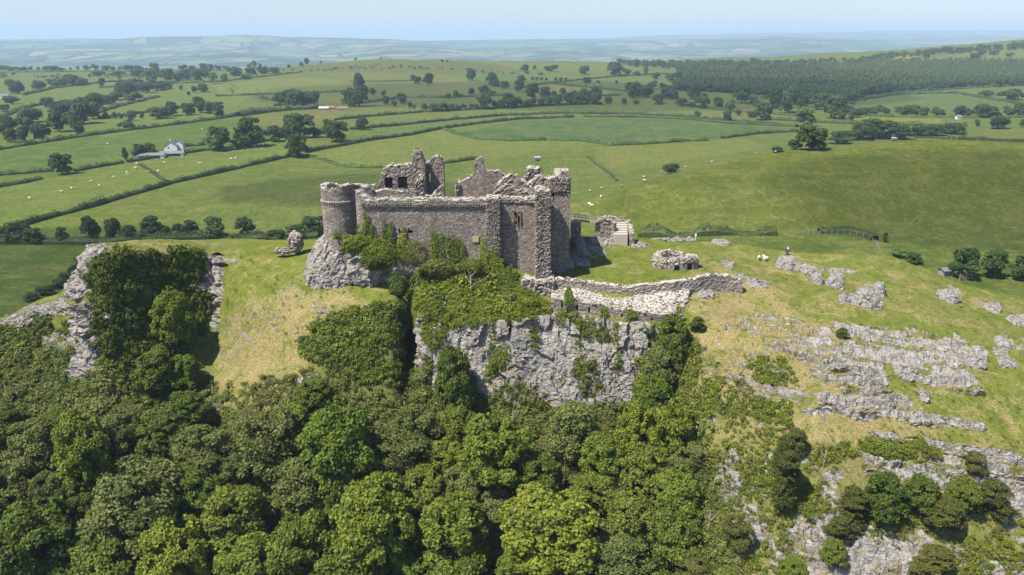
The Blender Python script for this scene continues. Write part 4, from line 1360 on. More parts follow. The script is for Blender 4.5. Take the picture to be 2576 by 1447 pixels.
o = boulder("rock_outcrop", (p_.x, p_.y, p_.z - 1), (3.2, 2.2, 2.6), M['hill'], 5, 70, 50, 0.6, 1.3, label="lower limestone ledge right of the round tower's outcrop, above the cave", cat="rock")
p_ = at(742, 606, 136)
o = boulder("rock_outcrop", (p_.x, p_.y, p_.z - .3), (1.25, 1.2, 1.7), M['stone'], 8, 60, 40, 0.6, 1.0, label="dark weathered boulder standing on the grass saddle left of the castle", cat="rock")
p_ = at(712, 628, 135)
o = boulder("rock_outcrop", (p_.x, p_.y, p_.z - .3), (1.3, .8, .6), M['stone'], 9, 50, 34, 0.5, 0.8, label="low mossy boulder just left of the dark weathered boulder", cat="rock")
# ---- rocks standing out of the turf: (px, py, width px, height px, depth m, label)
ROCKS = [
    (1459, 614, 30, 44, 2.0, "upright pale rock against the foot of the east tower"),
    (1512, 604, 64, 18, 2.0, "long pale rock ledge below the ruined stair"),
    (1565, 607, 40, 9, 1.2, "low rock ledge right of the ledge below the stair"),
    (1410, 652, 62, 26, 2.2, "shadowed rocks under the east tower's south face"),
    (1462, 657, 46, 14, 1.6, "half shaded rock at the edge of the castle's shadow"),
    (1505, 634, 40, 12, 1.5, "flat rock inside the castle's rounded shadow"),
    (1605, 615, 42, 12, 1.3, "low rock ledge behind the lime kiln on the left"),
    (1690, 603, 110, 5, 1.0, "low line of pale stones along the skyline behind the kiln"),
    (1812, 609, 44, 11, 1.8, "pale stone heap on the skyline right of the pale clothed person"),
    (1985, 662, 66, 22, 2.0, "layered pale ledge nearest the two walkers"),
    (2035, 678, 52, 20, 1.8, "layered pale ledge just right of the walkers' ledge"),
    (2056, 700, 30, 32, 1.4, "pale tapering rock below the walkers' ledge"),
    (2106, 704, 40, 40, 1.6, "broad pale fluted rock right of the tapering rock"),
    (2120, 680, 60, 8, 1.0, "thin pale rock line above the fluted rock"),
    (2182, 742, 62, 44, 2.4, "large craggy rock in the middle of the right slope"),
    (2212, 722, 30, 44, 1.6, "taller rock behind the large craggy rock"),
    (2125, 748, 34, 20, 1.2, "small pale rock left of the large craggy rock"),
    (2385, 742, 56, 24, 2.0, "isolated bedded rock on the upper right slope"),
    (2495, 772, 44, 18, 1.6, "grey ledge on the right edge slope, upper"),
    (2565, 806, 56, 20, 2.0, "grey ledge at the right frame edge"),
    (2525, 858, 46, 20, 1.6, "scattered grey rock below the right edge ledge"),
    (2528, 902, 42, 24, 1.8, "angular dark sided rock right of the main outcrop"),
    (2322, 988, 24, 24, 1.3, "small square boulder alone below the main outcrop"),
    (2280, 926, 60, 34, 2.2, "blocky lower step of the main outcrop"),
    (2455, 902, 50, 20, 1.6, "right hand tip of the main outcrop"),
    (1905, 712, 60, 16, 1.6, "pale rocks at the right end of the outer wall"),
    (1775, 735, 44, 14, 1.5, "low rock just below the outer wall's right end"),
]
for i_, (px_, py_, w_, h_, dp_, lab_) in enumerate(ROCKS):
    g_ = crag(px_, py_ + h_ * 0.4)[0]
    k_ = (g_.y * cp + (CZ - g_.z) * sp) / F
    boulder("rock_outcrop", (g_.x, g_.y + dp_ * 0.3, g_.z), (w_ * k_ / 2, dp_, h_ * k_ * 0.62), M['hill'], 20 + i_, 56, 36, 0.16 + 0.006 * w_, 0.5 + 0.012 * min(w_, 60), label=lab_, cat="rock", exps=0.7, taper=0.2, group="rocks standing out of the turf")

# ------------------------------------------------------------------ outer ward walls
ow = empty("outer_wall", tuple(at(1550, 770, 117)), 0, "low outer ward wall with arrow slits along the cliff brink", "wall")
OW = Vector(ow.location)
def free_wall(root, name, pts3, base, thick, mat, seed, rough=0.1, ragged=0.15, step=0.3, cap=0.36, dens=3.5, side=1, cuts=()):
    RO = Vector(root.location)
    path = [(p[0], p[1]) for p in pts3]; tops = [p[2] for p in pts3]
    V, q, t = wallgrid(path, tops, base, thick, step, rough, ragged, seed, side=side)
    o = link(name, mesh_np(name, V - np.array(RO), q, t), M[mat], root)
    for (cx_, cy_, cz_, sx_, sy_, sz_, rz_) in cuts:
        mb = MB().box((cx_ - RO.x, cy_ - RO.y, cz_ - RO.z), (sx_, sy_, sz_), rz_)
        cu = bpy.data.objects.new("cut", mb.mesh("cut")); COL.objects.link(cu); cu.location = RO
        md = o.modifiers.new("opening", 'BOOLEAN'); md.object = cu; md.operation = 'DIFFERENCE'; md.solver = 'EXACT'
        bpy.context.view_layer.update()
        nm = bpy.data.meshes.new_from_object(o.evaluated_get(bpy.context.evaluated_depsgraph_get()))
        o.modifiers.clear()
        if len(nm.polygons) > 50: o.data = nm
        bpy.data.objects.remove(cu)
    P = np.array(path); L = np.concatenate([[0], np.cumsum(np.linalg.norm(np.diff(P, axis=0), axis=1))])
    n = int(L[-1] * dens * max(1, thick))
    d = rngc.uniform(0, L[-1], n); w = rngc.uniform(0.0, 1.0, n) * thick
    X, Y, Z = np.interp(d, L, P[:, 0]), np.interp(d, L, P[:, 1]), np.interp(d, L, tops)
    tx = np.interp(d + .05, L, P[:, 0]) - np.interp(d - .05, L, P[:, 0]); ty = np.interp(d + .05, L, P[:, 1]) - np.interp(d - .05, L, P[:, 1]); m = np.hypot(tx, ty) + 1e-9
    mb = MB(); stones(mb, np.stack([X - ty / m * w * side - RO.x, Y + tx / m * w * side - RO.y, Z - RO.z + rngc.normal(size=n) * .06], -1), None, cap, rngc)
    mb.build("loose_stones", M['kiln'], o)['kind'] = 'stuff'
    return o
def P3(px, py, Y): p = at(px, py, Y); return (p.x, p.y, p.z)
fr = [P3(1386, 752, 117.6), P3(1440, 757, 117.0), P3(1500, 766, 116.4), P3(1560, 777, 115.8), P3(1620, 786, 115.4), P3(1690, 793, 115.6), P3(1722, 792, 116.6)]
cuts = []
for px_, py_, Y_ in ((1414, 768, 117.3), (1452, 774, 116.9), (1482, 779, 116.6), (1517, 786, 116.2), (1564, 796, 115.8), (1602, 800, 115.5), (1640, 806, 115.4), (1680, 810, 115.6)):
    c = at(px_, py_, Y_)
    cuts.append((c.x, c.y + .4, c.z, 0.30, 2.2, 0.9, 0))
free_wall(ow, "front_face", fr, -9.5, 1.0, 'stone', 71, rough=0.05, ragged=0.08, cuts=cuts)
V = []
# rubble wall-walk filling behind the front face, and the taller rear wall
rear = [P3(1390, 703, 121.6), P3(1440, 703, 121.5), P3(1500, 715, 121), P3(1560, 722, 120.6), P3(1620, 720, 120.6), P3(1690, 712, 121), P3(1740, 704, 121.6), P3(1790, 692, 122.6), P3(1835, 694, 123), P3(1870, 707, 123)]
o_rear = free_wall(ow, "rear_wall", rear, -6.0, 1.1, 'kiln', 73, rough=0.08, ragged=0.2, cap=0.24, dens=7)
nU, nVv = 120, 16
fa, fb = np.array([(p[0], p[1] + 0.9, p[2] - 0.15) for p in fr]), np.array([(p[0], p[1] + 0.1, p[2] - 1.35) for p in rear[:7]])
u = np.linspace(0, 1, nU)
A_ = np.stack([np.interp(u, np.linspace(0, 1, len(fa)), fa[:, k]) for k in range(3)], -1)
B_ = np.stack([np.interp(u, np.linspace(0, 1, len(fb)), fb[:, k]) for k in range(3)], -1)
B_ = np.where((u > 0.9)[:, None], B_ * np.array([1, 1, 1]), B_)
G = A_[None] * (1 - np.linspace(0, 1, nVv)[:, None, None]) + B_[None] * np.linspace(0, 1, nVv)[:, None, None]
G[..., 2] += 0.15 * fbm(G, 1.5, 3, 4) + 0.09 * facets(G, 0.42, 8, 0.6, 0.5)
o = link("wall_walk", mesh_np("wall_walk", (G - np.array(OW)).reshape(-1, 3), grid_quads(nVv, nU)), M['kiln'], ow)
idx = rngc.integers(0, nU * nVv, 900)
mb = MB(); stones(mb, (G - np.array(OW)).reshape(-1, 3)[idx] + rngc.normal(size=(900, 3)) * np.array([.15, .15, .01]), None, 0.25, rngc)
mb.build("loose_stones", M['kiln'], o)['kind'] = 'stuff'

# ------------------------------------------------------------------ lime kiln ruin in the outer ward
kc = crag(1697, 668)[0]
kiln = empty("lime_kiln", tuple(kc), 0, "low round ruined lime kiln of pale stone with two dark openings", "ruin")
nu_, nv_ = 80, 14
th = np.linspace(0, 2 * math.pi, nu_, endpoint=False)
R0 = 3.6
prof = [(1.0, -0.6), (1.0, 0.4), (0.99, 1.0), (0.95, 1.5), (0.85, 1.8), (0.7, 1.95), (0.62, 1.5), (0.58, 0.7), (0.55, 0.5), (0.3, 0.6), (0.05, 0.6)]
G = []
for (r, z) in prof:
    rr = r * R0 * np.where(np.cos(th) > 0, 1.0, 1.0)
    g = np.stack([rr * np.cos(th) * 1.12, rr * np.sin(th) * 0.85, z + (z > 0.9) * 0.3 * np.cos(th * 2 + 2)], -1)
    G.append(g)
G = np.array(G)
G = np.concatenate([G[:-1] * (1 - k / 3) + G[1:] * (k / 3) for k in range(3)], 1).reshape(-1, nu_, 3) if False else G
G += (0.16 * facets(G * np.array([1, 1, 1.5]), 0.6, 5, 0.7, 0.6))[..., None] * np.stack([np.cos(th), np.sin(th), 0.6 + 0 * th], -1)[None]
o = link("kiln_drum", mesh_np("kiln_drum", G.reshape(-1, 3), grid_quads(len(prof), nu_, 0, True)), M['kiln'], kiln)
for (ox, w) in ((-0.35, 0.9), (2.0, 1.0)):
    ycut = -R0 * 0.85 * math.sqrt(max(0, 1 - (ox / (R0 * 1.12)) ** 2))
    mb = MB().box((ox, ycut + 0.4, 0.55), (w, 2.0, 1.3), 0, 0.8)
    cu = bpy.data.objects.new("cut", mb.mesh("cut")); COL.objects.link(cu); cu.location = kc
    md = o.modifiers.new("opening", 'BOOLEAN'); md.object = cu; md.operation = 'DIFFERENCE'; md.solver = 'EXACT'
    bpy.context.view_layer.update()
    nm = bpy.data.meshes.new_from_object(o.evaluated_get(bpy.context.evaluated_depsgraph_get()))
    o.modifiers.clear()
    if len(nm.polygons) > 50: o.data = nm
    bpy.data.objects.remove(cu)
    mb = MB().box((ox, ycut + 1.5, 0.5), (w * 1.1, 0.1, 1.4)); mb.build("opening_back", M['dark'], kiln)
a_ = rngc.uniform(0, 6.28, 420); r_ = R0 * rngc.uniform(0.62, 1.0, 420)
mb = MB(); stones(mb, np.stack([r_ * np.cos(a_) * 1.12, r_ * np.sin(a_) * .85, np.interp(r_ / R0, [.62, .7, .85, .95, 1.0], [1.5, 1.95, 1.8, 1.5, 1.0]) + .3 * np.cos(a_ * 2 + 2)], -1), None, 0.42, rngc)
mb.build("loose_stones", M['kiln'], kiln)['kind'] = 'stuff'

# ------------------------------------------------------------------ barbican: footbridge, abutment walls, stair
def base_z(px, py): return crag(px, py)[0].z
YBR = 146.5
fb_ = empty("footbridge", tuple(at(1465, 555, YBR)), 0, "narrow timber footbridge with grey railings between east tower and stair", "footbridge")
FB = Vector(fb_.location)
A, B = at(1437, 553, YBR), at(1500, 561, YBR)
mb = MB(); mb.tube([A - FB + Vector((0, 0, 0)), B - FB], 0.12, 4); mb.tube([A - FB + Vector((0, 1.2, 0)), B - FB + Vector((0, 1.2, 0))], 0.12, 4)
mb.build("deck_beam", M['wood'], fb_)
mb = MB()
for k in range(14):
    p = A.lerp(B, k / 13) - FB
    mb.box((p.x, p.y + 0.6, p.z + 0.12), (0.28, 1.3, 0.05))
mb.build("deck_boards", M['wood'], fb_)['kind'] = 'stuff'
for dy in (0.0, 1.2):
    mb = MB()
    for hz in (1.15, 0.65):
        mb.tube([A - FB + Vector((0, dy, hz)), B - FB + Vector((0, dy, hz))], 0.05, 5)
    mb.build("handrail", M['wood'], fb_)
    for k in range(8):
        p = A.lerp(B, k / 7) - FB
        mb = MB(); mb.box((p.x, p.y + dy, p.z + 0.6), (0.09, 0.09, 1.2)); mb.build("rail_post", M['wood'], fb_)
bb = empty("stair_ruin", tuple(at(1545, 580, 147)), 0, "ruined stone approach stair with low side walls right of the footbridge", "ruin")
free_wall(bb, "side_wall", [P3(1499, 560, 147), P3(1507, 551, 147), P3(1524, 551, 147), P3(1538, 556, 147), P3(1545, 563, 146.6)], -3, 0.9, 'stone', 81, cap=0.35, ragged=.08)
free_wall(bb, "rear_wall", [P3(1502, 550, 150.5), P3(1520, 546, 151), P3(1545, 549, 151), P3(1572, 552, 151)], -3, 0.8, 'stone', 82, cap=0.4, ragged=.12)
free_wall(bb, "side_wall", [P3(1586, 588, 145.5), P3(1583, 575, 147), P3(1579, 562, 149), P3(1574, 554, 151)], -3, 0.7, 'kiln', 83, cap=0.35, side=-1, ragged=.08)
for k in range(6):
    c = at(1562, 590 - k * 6.0, 145.6 + k * 0.95)
    mb = MB(); mb.box((c.x - bb.location.x, c.y + .5 - bb.location.y, c.z - 1.5 - bb.location.z), (2.6, 1.15, 3.0))
    mb.build("step", M['track'], bb)
pt = empty("pit_wall", tuple(at(1475, 590, 143)), 0, "short broken wall at the foot of the east tower beside the dark pit", "wall")
free_wall(pt, "wall_face", [P3(1438, 564, 143), P3(1452, 560, 143), P3(1462, 564, 143)], -4, 2.0, 'stone', 85, rough=.14, ragged=.3)

# ------------------------------------------------------------------ far trees
rt = random.Random(5)
FAR = []          # px, py (foot), width, height factor, kind, zone
def T(zone, kind, *rows):
    for r in rows:
        px, py, w = r[:3]
        FAR.append((px, py, w, r[3] if len(r) > 3 else 0.95, kind, zone))
T("at the left edge below the long hedge", 'far', (30, 358, 32), (62, 358, 36), (107, 355, 42), (195, 340, 42), (152, 332, 50), (210, 312, 55, .8), (235, 300, 40), (80, 308, 55, .6), (60, 330, 42), (20, 342, 42), (4, 336, 30))
T("beside the white farmhouse", 'mid', (316, 403, 15, 2.1), (350, 398, 36), (378, 394, 36))
T("alone in the hedge left of the farmhouse", 'mid', (158, 440, 58))
T("around the hedges right of the farmhouse", 'mid', (548, 380, 62, .95), (633, 370, 76), (600, 374, 40), (690, 357, 50, .8), (722, 350, 40, .8), (750, 396, 62), (757, 347, 72, .85), (735, 326, 50, .8), (850, 357, 66, .8), (828, 346, 46), (912, 327, 34), (790, 345, 40, .6))
T("on the slope behind the farmhouse", 'far', (404, 299, 42, .6), (433, 292, 30), (474, 290, 32, .8), (503, 284, 34), (527, 286, 28), (550, 297, 30), (330, 305, 22), (303, 300, 12, 1.2), (288, 298, 14), (267, 299, 12, 1.2), (318, 327, 36, .6), (358, 299, 12))
T("around the red roofed barns", 'far', (745, 275, 44, .9), (700, 263, 26), (790, 268, 36, .8), (722, 270, 40), (768, 272, 42, .8), (740, 255, 30, .8), (905, 268, 55, .75), (874, 248, 30, .8), (880, 268, 40, .6))
T("in the left wooded strip", 'far', (340, 257, 38, .6), (318, 242, 46, .7), (345, 232, 30, .7), (372, 234, 40, .6), (240, 273, 46, .7), (215, 281, 44, .7), (178, 288, 46, .6), (150, 292, 46, .6), (120, 270, 30, .7), (270, 262, 40, .5), (295, 252, 36, .5), (45, 238, 30), (25, 218, 22, .7), (100, 226, 32, .6), (135, 219, 36, .5), (160, 217, 40, .6), (185, 215, 40, .6), (205, 216, 30, .5), (258, 218, 18), (318, 218, 25, .6), (340, 216, 16), (355, 216, 14), (395, 228, 40, .6), (420, 224, 26, .6), (30, 262, 36, .5), (10, 280, 30, .5))
T("in the belt below the left skyline", 'far', (385, 206, 40, .7), (420, 206, 36, .8), (445, 203, 30, .6), (468, 202, 30, .7), (500, 206, 32, .8), (515, 195, 30, .6), (565, 207, 18), (510, 232, 26, .7), (490, 234, 16), (456, 226, 10), (475, 241, 10), (590, 192, 36, .5), (630, 188, 30, .5), (660, 186, 30, .5), (690, 184, 24, .5), (345, 192, 34, .4), (300, 192, 30, .4), (250, 193, 34, .4), (350, 185, 26, .6), (480, 188, 30, .5), (620, 200, 24, .5))
T("in the belt below the left skyline", 'pale', (537, 211, 28, 1.0))
T("on the left skyline against the hazy hills", 'far', *[(x, 176.5 + (x % 7) * 0.3, w, h) for x, w, h in ((8, 20, .5), (25, 26, .4), (45, 20, .4), (62, 16, .5), (78, 10, .9), (97, 8, 1.0), (118, 20, .5), (138, 26, .4), (156, 16, .4), (178, 6, 1.3), (196, 8, 1.2), (218, 18, .6), (238, 18, .7), (268, 24, .4), (285, 12, .7), (302, 10, .9), (318, 20, .6), (332, 14, .7), (350, 8, .9), (368, 10, .6), (388, 22, .7), (412, 8, .6), (432, 8, .6), (462, 20, .6), (484, 18, .5), (512, 18, .8), (530, 16, .8), (548, 16, .7), (568, 16, .6), (590, 14, .6))])
T("on the middle skyline ridge", 'far', (628, 172, 12), (640, 171, 12, 1.2), (655, 171, 10), (668, 171, 6), (727, 172, 8, 1.0), (758, 169, 10, 1.2), (773, 161, 12, 1.2), (807, 160, 6), (895, 152, 8, .6), (960, 149, 5, 1.0), (1112, 157, 8, .7), (1125, 157, 7, .6))
T("alone in the brown field", 'far', (903, 228, 29, 1.25), (1045, 211, 22, .9), (1078, 215, 26, 1.05), (1185, 203, 22, 1.15))
T("in hedges below the brown field", 'far', (938, 241, 16), (965, 242, 14), (972, 264, 15, 1.2), (991, 268, 14, 1.1), (1010, 261, 26, .8), (1032, 273, 14, 1.1), (1042, 273, 10), (1068, 279, 16), (1127, 250, 14), (1147, 249, 14, 1.2), (1160, 247, 12, .7), (1186, 240, 18, .9), (1218, 235, 24, .8), (1243, 239, 10), (1237, 217, 30, .9), (1248, 219, 22, .7), (1269, 223, 20, .8), (1307, 231, 24, 1.0))
T("in the windswept row above the curved hedge", 'far', (1090, 281, 26, .7), (1110, 281, 30, .7), (1130, 280, 24, .7), (1150, 279, 14), (1165, 277, 18, .8), (1185, 276, 14), (1198, 276, 14), (1219, 275, 42, 1.05), (1247, 273, 20, .9), (1262, 273, 24, .9), (1280, 273, 34, .9), (1302, 272, 28, .9), (1320, 271, 20, .8), (1338, 269, 26, .8), (1362, 267, 20, .8), (1380, 267, 24, .8), (1405, 265, 28, .8), (1430, 264, 30, .8), (1455, 263, 30, .8), (1475, 262, 22, .8), (1500, 263, 30, .8), (1530, 262, 18, .9), (1570, 263, 14, 1.0), (1600, 262, 18, .5), (1655, 262, 32, .7), (1285, 260, 10))
T("behind the wheat field", 'far', (1340, 250, 36, .9), (1370, 247, 30, .8), (1393, 244, 14), (1415, 241, 16), (1440, 243, 22, .6), (1470, 244, 30, .6), (1500, 242, 24, .9), (1590, 247, 42, .8), (1622, 245, 40, .6), (1690, 249, 32, .9), (1312, 206, 24, .6), (1340, 203, 9), (1351, 204, 9), (1362, 204, 9), (1374, 204, 8), (1398, 205, 9), (1411, 205, 9), (1423, 206, 9), (1476, 211, 20, .7), (1505, 211, 9), (1551, 212, 8), (1320, 181, 24, .7), (1388, 180, 30, .5), (1345, 176, 10), (1470, 188, 26, .7), (1545, 192, 40, .7), (1575, 188, 24, .6), (1600, 190, 20, .5), (1625, 185, 14), (1650, 200, 20, .7), (1685, 205, 26, .7), (1705, 200, 26, .7), (1640, 225, 24, .8), (1668, 226, 20, .8), (1700, 222, 24, .8))
T("right of the curved field", 'far', (1678, 250, 34, .8), (1745, 250, 34, 1.0), (1765, 272, 36, .9), (1715, 268, 28, .6), (1740, 270, 20, .6), (1805, 274, 26, .9), (1836, 281, 24, 1.1), (1855, 291, 16), (1828, 305, 24, .9), (1755, 295, 18, .8), (1865, 260, 44, .9), (1892, 262, 24, .7), (1910, 277, 36, .6), (1890, 295, 26, .5), (1918, 302, 44, .7), (1945, 272, 44, 1.0), (1985, 284, 50, 1.05), (1965, 250, 40, .6), (2025, 272, 44, .8), (2055, 275, 44, .8), (2085, 270, 40, .8), (2100, 298, 50, 1.0), (2130, 260, 50, .5), (2145, 296, 36, .7), (2170, 290, 30, .6), (2120, 300, 12), (2140, 304, 14, 1.2))
T("below the right hand green field", 'far', (2200, 291, 30, .8), (2225, 290, 20, .9), (2268, 292, 34, .6), (2290, 293, 40, .6), (2320, 295, 28, .8), (2355, 295, 28, .8), (2375, 296, 10), (2415, 294, 28, .8), (2432, 295, 20, .9), (2468, 295, 46, .6), (2495, 296, 40, .6), (2535, 294, 26, .9), (2565, 294, 34, .9), (2512, 324, 54, .55), (2457, 318, 14), (2572, 320, 18, 1.0), (2240, 232, 26, .5), (2160, 250, 30, .4), (2480, 245, 34, .4), (2540, 252, 50, .5))
T("bright and round left of the hilltop copse", 'pale', (2022, 320, 62, .72))
T("in the copse behind the near hilltop", 'mid', (2040, 378, 84, .72), (2000, 376, 40, .6), (1955, 383, 34, .4), (2110, 362, 64, .5), (2160, 352, 66, .55), (2205, 350, 84, .6), (2262, 350, 70, .5), (2310, 342, 70, .4), (2355, 341, 64, .4), (2400, 337, 64, .4))
T("on the near green hillside", 'mid', (1690, 436, 50, .5), (2225, 610, 14, 1.8))
T("below the right hand edge of the ridge", 'mid', (2420, 700, 78, .98), (2500, 700, 66, 1.15), (2566, 705, 60, 1.0), (2612, 720, 70, .8))
T("below the right hand edge of the ridge", 'pale', (2262, 648, 40, .55))
T("beside the pale bush on the ridge's far side", 'mid', (2300, 664, 44, .6))
T("in the hedgerow behind the left crag", 'mid', (45, 612, 60, .8), (90, 614, 50, .8), (160, 612, 36, 1.1), (228, 612, 46, 1.5), (287, 606, 42, 1.4), (328, 606, 46, .9), (385, 598, 54, 1.0), (418, 596, 30, .9), (448, 592, 40, .7), (480, 592, 46, .8), (613, 594, 56, .85), (650, 600, 40, .5), (690, 606, 60, .45), (740, 600, 60, .55), (785, 590, 56, .8), (815, 585, 50, .8), (360, 606, 40, .5))
T("in the hedgerow behind the left crag", 'pale', (542, 600, 56, .95), (590, 606, 36, .5))
T("on the shaded slope left of the crag", 'mid', (190, 690, 40, .6), (172, 708, 40, .6), (148, 726, 44, .5), (118, 742, 44, .5), (80, 756, 40, .45), (205, 668, 34, .7))
T("bare and spreading in the upper left pasture", 'bare', (585, 241, 32, .9), (652, 246, 22, .95))
T("on the hill under the right skyline", 'far', (2330, 148, 18, .7), (2360, 158, 18, .4), (2470, 140, 20, .6), (2450, 152, 30, .5), (2300, 158, 22, .5), (2500, 138, 24, .4), (2540, 142, 20, .4), (1900, 160, 30, .4))
NAMES = {'far': "dark tree", 'mid': "leafy tree", 'pale': "pale tree", 'bare': "bare tree"}
def width_word(w, h):
    if h > 1.15: return "tall "
    if h < 0.62: return "low spreading "
    return "small " if w < 16 else ("large " if w > 48 else "")
TINY = []
for (px, py, w, hf, kind, zone) in FAR:
    g = ground(px, py)
    if g.y > 2400:
        g = gpx(px, 1735 if px < 1600 else 1950)
    d = g.y * cp + (CZ - g.z) * sp
    wd = w * d / F * 1.08
    Ht = max(2.0, w * hf * d / F * 1.1)
    if w < 17 and kind == 'far' or 'skyline' in zone and w < 21:
        TINY.append((g, wd, Ht))
        continue
    o = place_tree(kind, (g.x, g.y, g.z - 0.1 * Ht), Ht * 1.1, wd, rt)
    pend(o, width_word(w, hf) + NAMES[kind], zone, px)
    o['group'] = "hedgerow trees in the valley"

tm = [m[0] for m in PROTO['far']]
scatter("scattered_trees", [(g.x, g.y, g.z - .1 * h) for g, w, h in TINY], [(0, 0, rt.uniform(0, 6.28)) for _ in TINY], [(w / 9.5, w / 9.5, h * 1.1 / 9) for g, w, h in TINY], tm, "tiny far trees dotted along the skylines and field edges")
# hedges ------------------------------------------------------------
HEDGES = [
    ("long dark hedge running diagonally from the left edge to the round tree", 2.3, 2.6, [(-60, 606), (0, 590), (60, 568), (130, 548), (230, 522), (330, 492), (430, 463), (540, 438), (640, 415), (735, 393)]),
    ("hedge running from the round tree to the curved blue-green field's gate", 2.2, 2.4, [(770, 385), (823, 374), (926, 355), (1030, 341), (1116, 324), (1203, 312), (1306, 301), (1444, 296)]),
    ("hedge along the far side of the curved field, right of the gate gap", 2.2, 2.6, [(1468, 295), (1600, 296), (1712, 300), (1826, 311), (1953, 318), (2007, 320)]),
    ("hedge under the row of windswept trees", 2.4, 3.0, [(844, 303), (926, 294), (1064, 283), (1203, 276), (1341, 268), (1513, 262)]),
    ("hedge between the two green strips above the curved field", 2.2, 2.8, [(882, 327), (995, 317), (1133, 303), (1272, 291), (1410, 286), (1582, 287), (1712, 294), (1826, 304), (1960, 315)]),
    ("pale hedge curving round the near end of the curved field", 1.8, 3.0, [(1116, 325), (1151, 338), (1203, 351), (1272, 355), (1375, 353)]),
    ("hedge along the near side of the curved field", 1.7, 2.6, [(1385, 353), (1461, 355), (1496, 360), (1534, 367), (1617, 364), (1712, 357), (1780, 354)]),
    ("hedge curving down from the curved field to the hilltop copse", 1.9, 2.8, [(1816, 349), (1899, 338), (2007, 331)]),
    ("gappy hedge behind the castle's chimney gable", 1.5, 2.0, [(1120, 412), (1168, 405), (1210, 400)]),
    ("small hedge left of the ruined hall", 1.4, 2.4, [(754, 391), (808, 402), (853, 418), (901, 423), (963, 421)]),
    ("hedge leading to the big oak at the left edge", 1.8, 2.6, [(-40, 449), (0, 442), (134, 431)]),
    ("hedge between the big oak and the farm track", 1.9, 2.6, [(188, 432), (250, 421), (309, 411)]),
    ("hedge in front of the white farmhouse", 1.7, 2.4, [(322, 409), (400, 397), (520, 379), (621, 367), (721, 344), (790, 322)]),
    ("hedge along the top of the bright green field", 2.6, 3.6, [(-40, 385), (0, 377), (101, 361), (235, 340), (403, 319), (550, 300), (600, 291)]),
    ("thick bushy hedge running to the red roofed barns", 5.0, 8.0, [(600, 294), (671, 283), (740, 277), (800, 274)]),
    ("short hedge at the left edge above the long hedge", 1.8, 2.6, [(-40, 480), (0, 471), (60, 461), (104, 451)]),
    ("hedge behind the white farmhouse", 1.8, 2.4, [(450, 371), (517, 366)]),
    ("thin hedge across the upper left pasture", 2.2, 3.0, [(543, 243), (671, 238), (812, 233), (864, 232)]),
    ("hedge on the near hilltop left of the white trailer", 1.6, 2.0, [(2105, 359), (2170, 352), (2238, 346)]),
    ("hedge on the near hilltop right of the white trailer", 1.4, 2.0, [(2300, 347), (2400, 351), (2480, 354), (2640, 360)]),
    ("hedge below the yellow field on the right", 2.4, 3.2, [(1935, 302), (2043, 308), (2151, 313), (2300, 317), (2433, 319)]),
    ("low dark bushes at the foot of the near hill behind the stair", 1.9, 3.4, [(1610, 592), (1680, 594), (1750, 592), (1850, 588), (1950, 590)]),
    ("dark hedge beside the wire fence at the hill's foot", 1.6, 2.4, [(2060, 586), (2100, 583), (2140, 586), (2180, 594), (2200, 606)]),
    ("grey ditch hedge running up the field right of the east tower", 0.7, 1.3, [(1477, 394), (1490, 405), (1512, 421), (1535, 440), (1552, 456)]),
    ("hedgerow base behind the left crag", 2.2, 5.0, [(-40, 616), (0, 612), (120, 612), (240, 614), (400, 604), (520, 600), (650, 606), (800, 596)]),
    ("thin hedge dividing the sheep pasture left of the long hedge", 1.2, 1.6, [(350, 416), (370, 426), (390, 440), (418, 458)]),
    ("hedge crossing the brown field", 1.8, 2.0, [(880, 206), (960, 206), (1060, 204)]),
    ("hedge under the belt of trees on the upper left", 2.8, 4.0, [(250, 222), (400, 212), (560, 206), (640, 196), (760, 182)]),
    ("hedge below the skyline on the left", 2.0, 3.0, [(0, 183), (200, 181), (400, 180), (600, 178)]),
    ("hedge between the far green fields left of the plantation", 2.4, 3.0, [(1380, 210), (1480, 200), (1560, 192), (1700, 186)]),
    ("hedge climbing from the left edge beside the cottage", 2.5, 4.0, [(0, 300), (60, 272), (120, 262), (200, 255)]),
    ("hedge joining the wooded strip to the bright green field", 2.5, 4.0, [(120, 320), (200, 300), (300, 268), (400, 244)]),
    ("hedge above the sloping pasture behind the farmhouse", 2.4, 3.6, [(250, 300), (380, 282), (480, 268), (560, 262)]),
    ("hedge dropping from the red roofed barns to the farm trees", 2.2, 3.0, [(690, 268), (740, 262), (800, 262)]),
    ("hedge edging the pale field above the barns", 2.2, 3.0, [(657, 247), (700, 256), (760, 262)]),
    ("hedge between the far pastures under the left skyline", 2.6, 3.6, [(60, 240), (140, 222), (260, 208), (330, 203)]),
    ("hedge along the lane under the brown field", 2.4, 3.0, [(900, 262), (1016, 246), (1130, 246), (1290, 240)]),
    ("hedge along the lower side of the wheat field", 2.4, 3.2, [(1300, 232), (1361, 236), (1440, 246), (1560, 240)]),
    ("hedge above the wheat field", 2.2, 3.0, [(1296, 224), (1375, 210), (1480, 220), (1600, 234)]),
    ("hedge between the stream trees and the brown strip", 2.2, 3.0, [(1700, 262), (1800, 276), (1900, 284), (2040, 296)]),
    ("hedge under the tree row below the right hand green field", 2.2, 3.0, [(2180, 292), (2300, 296), (2440, 297), (2600, 296)]),
    ("hedge crossing the right hand slope below the plantation", 2.4, 3.4, [(2160, 252), (2280, 232), (2420, 224), (2600, 214)]),
    ("hedge on the right hand slope above the yellow strip", 2.5, 3.0, [(2130, 258), (2260, 238), (2404, 235), (2560, 262)]),
]
rngh = np.random.default_rng(77)
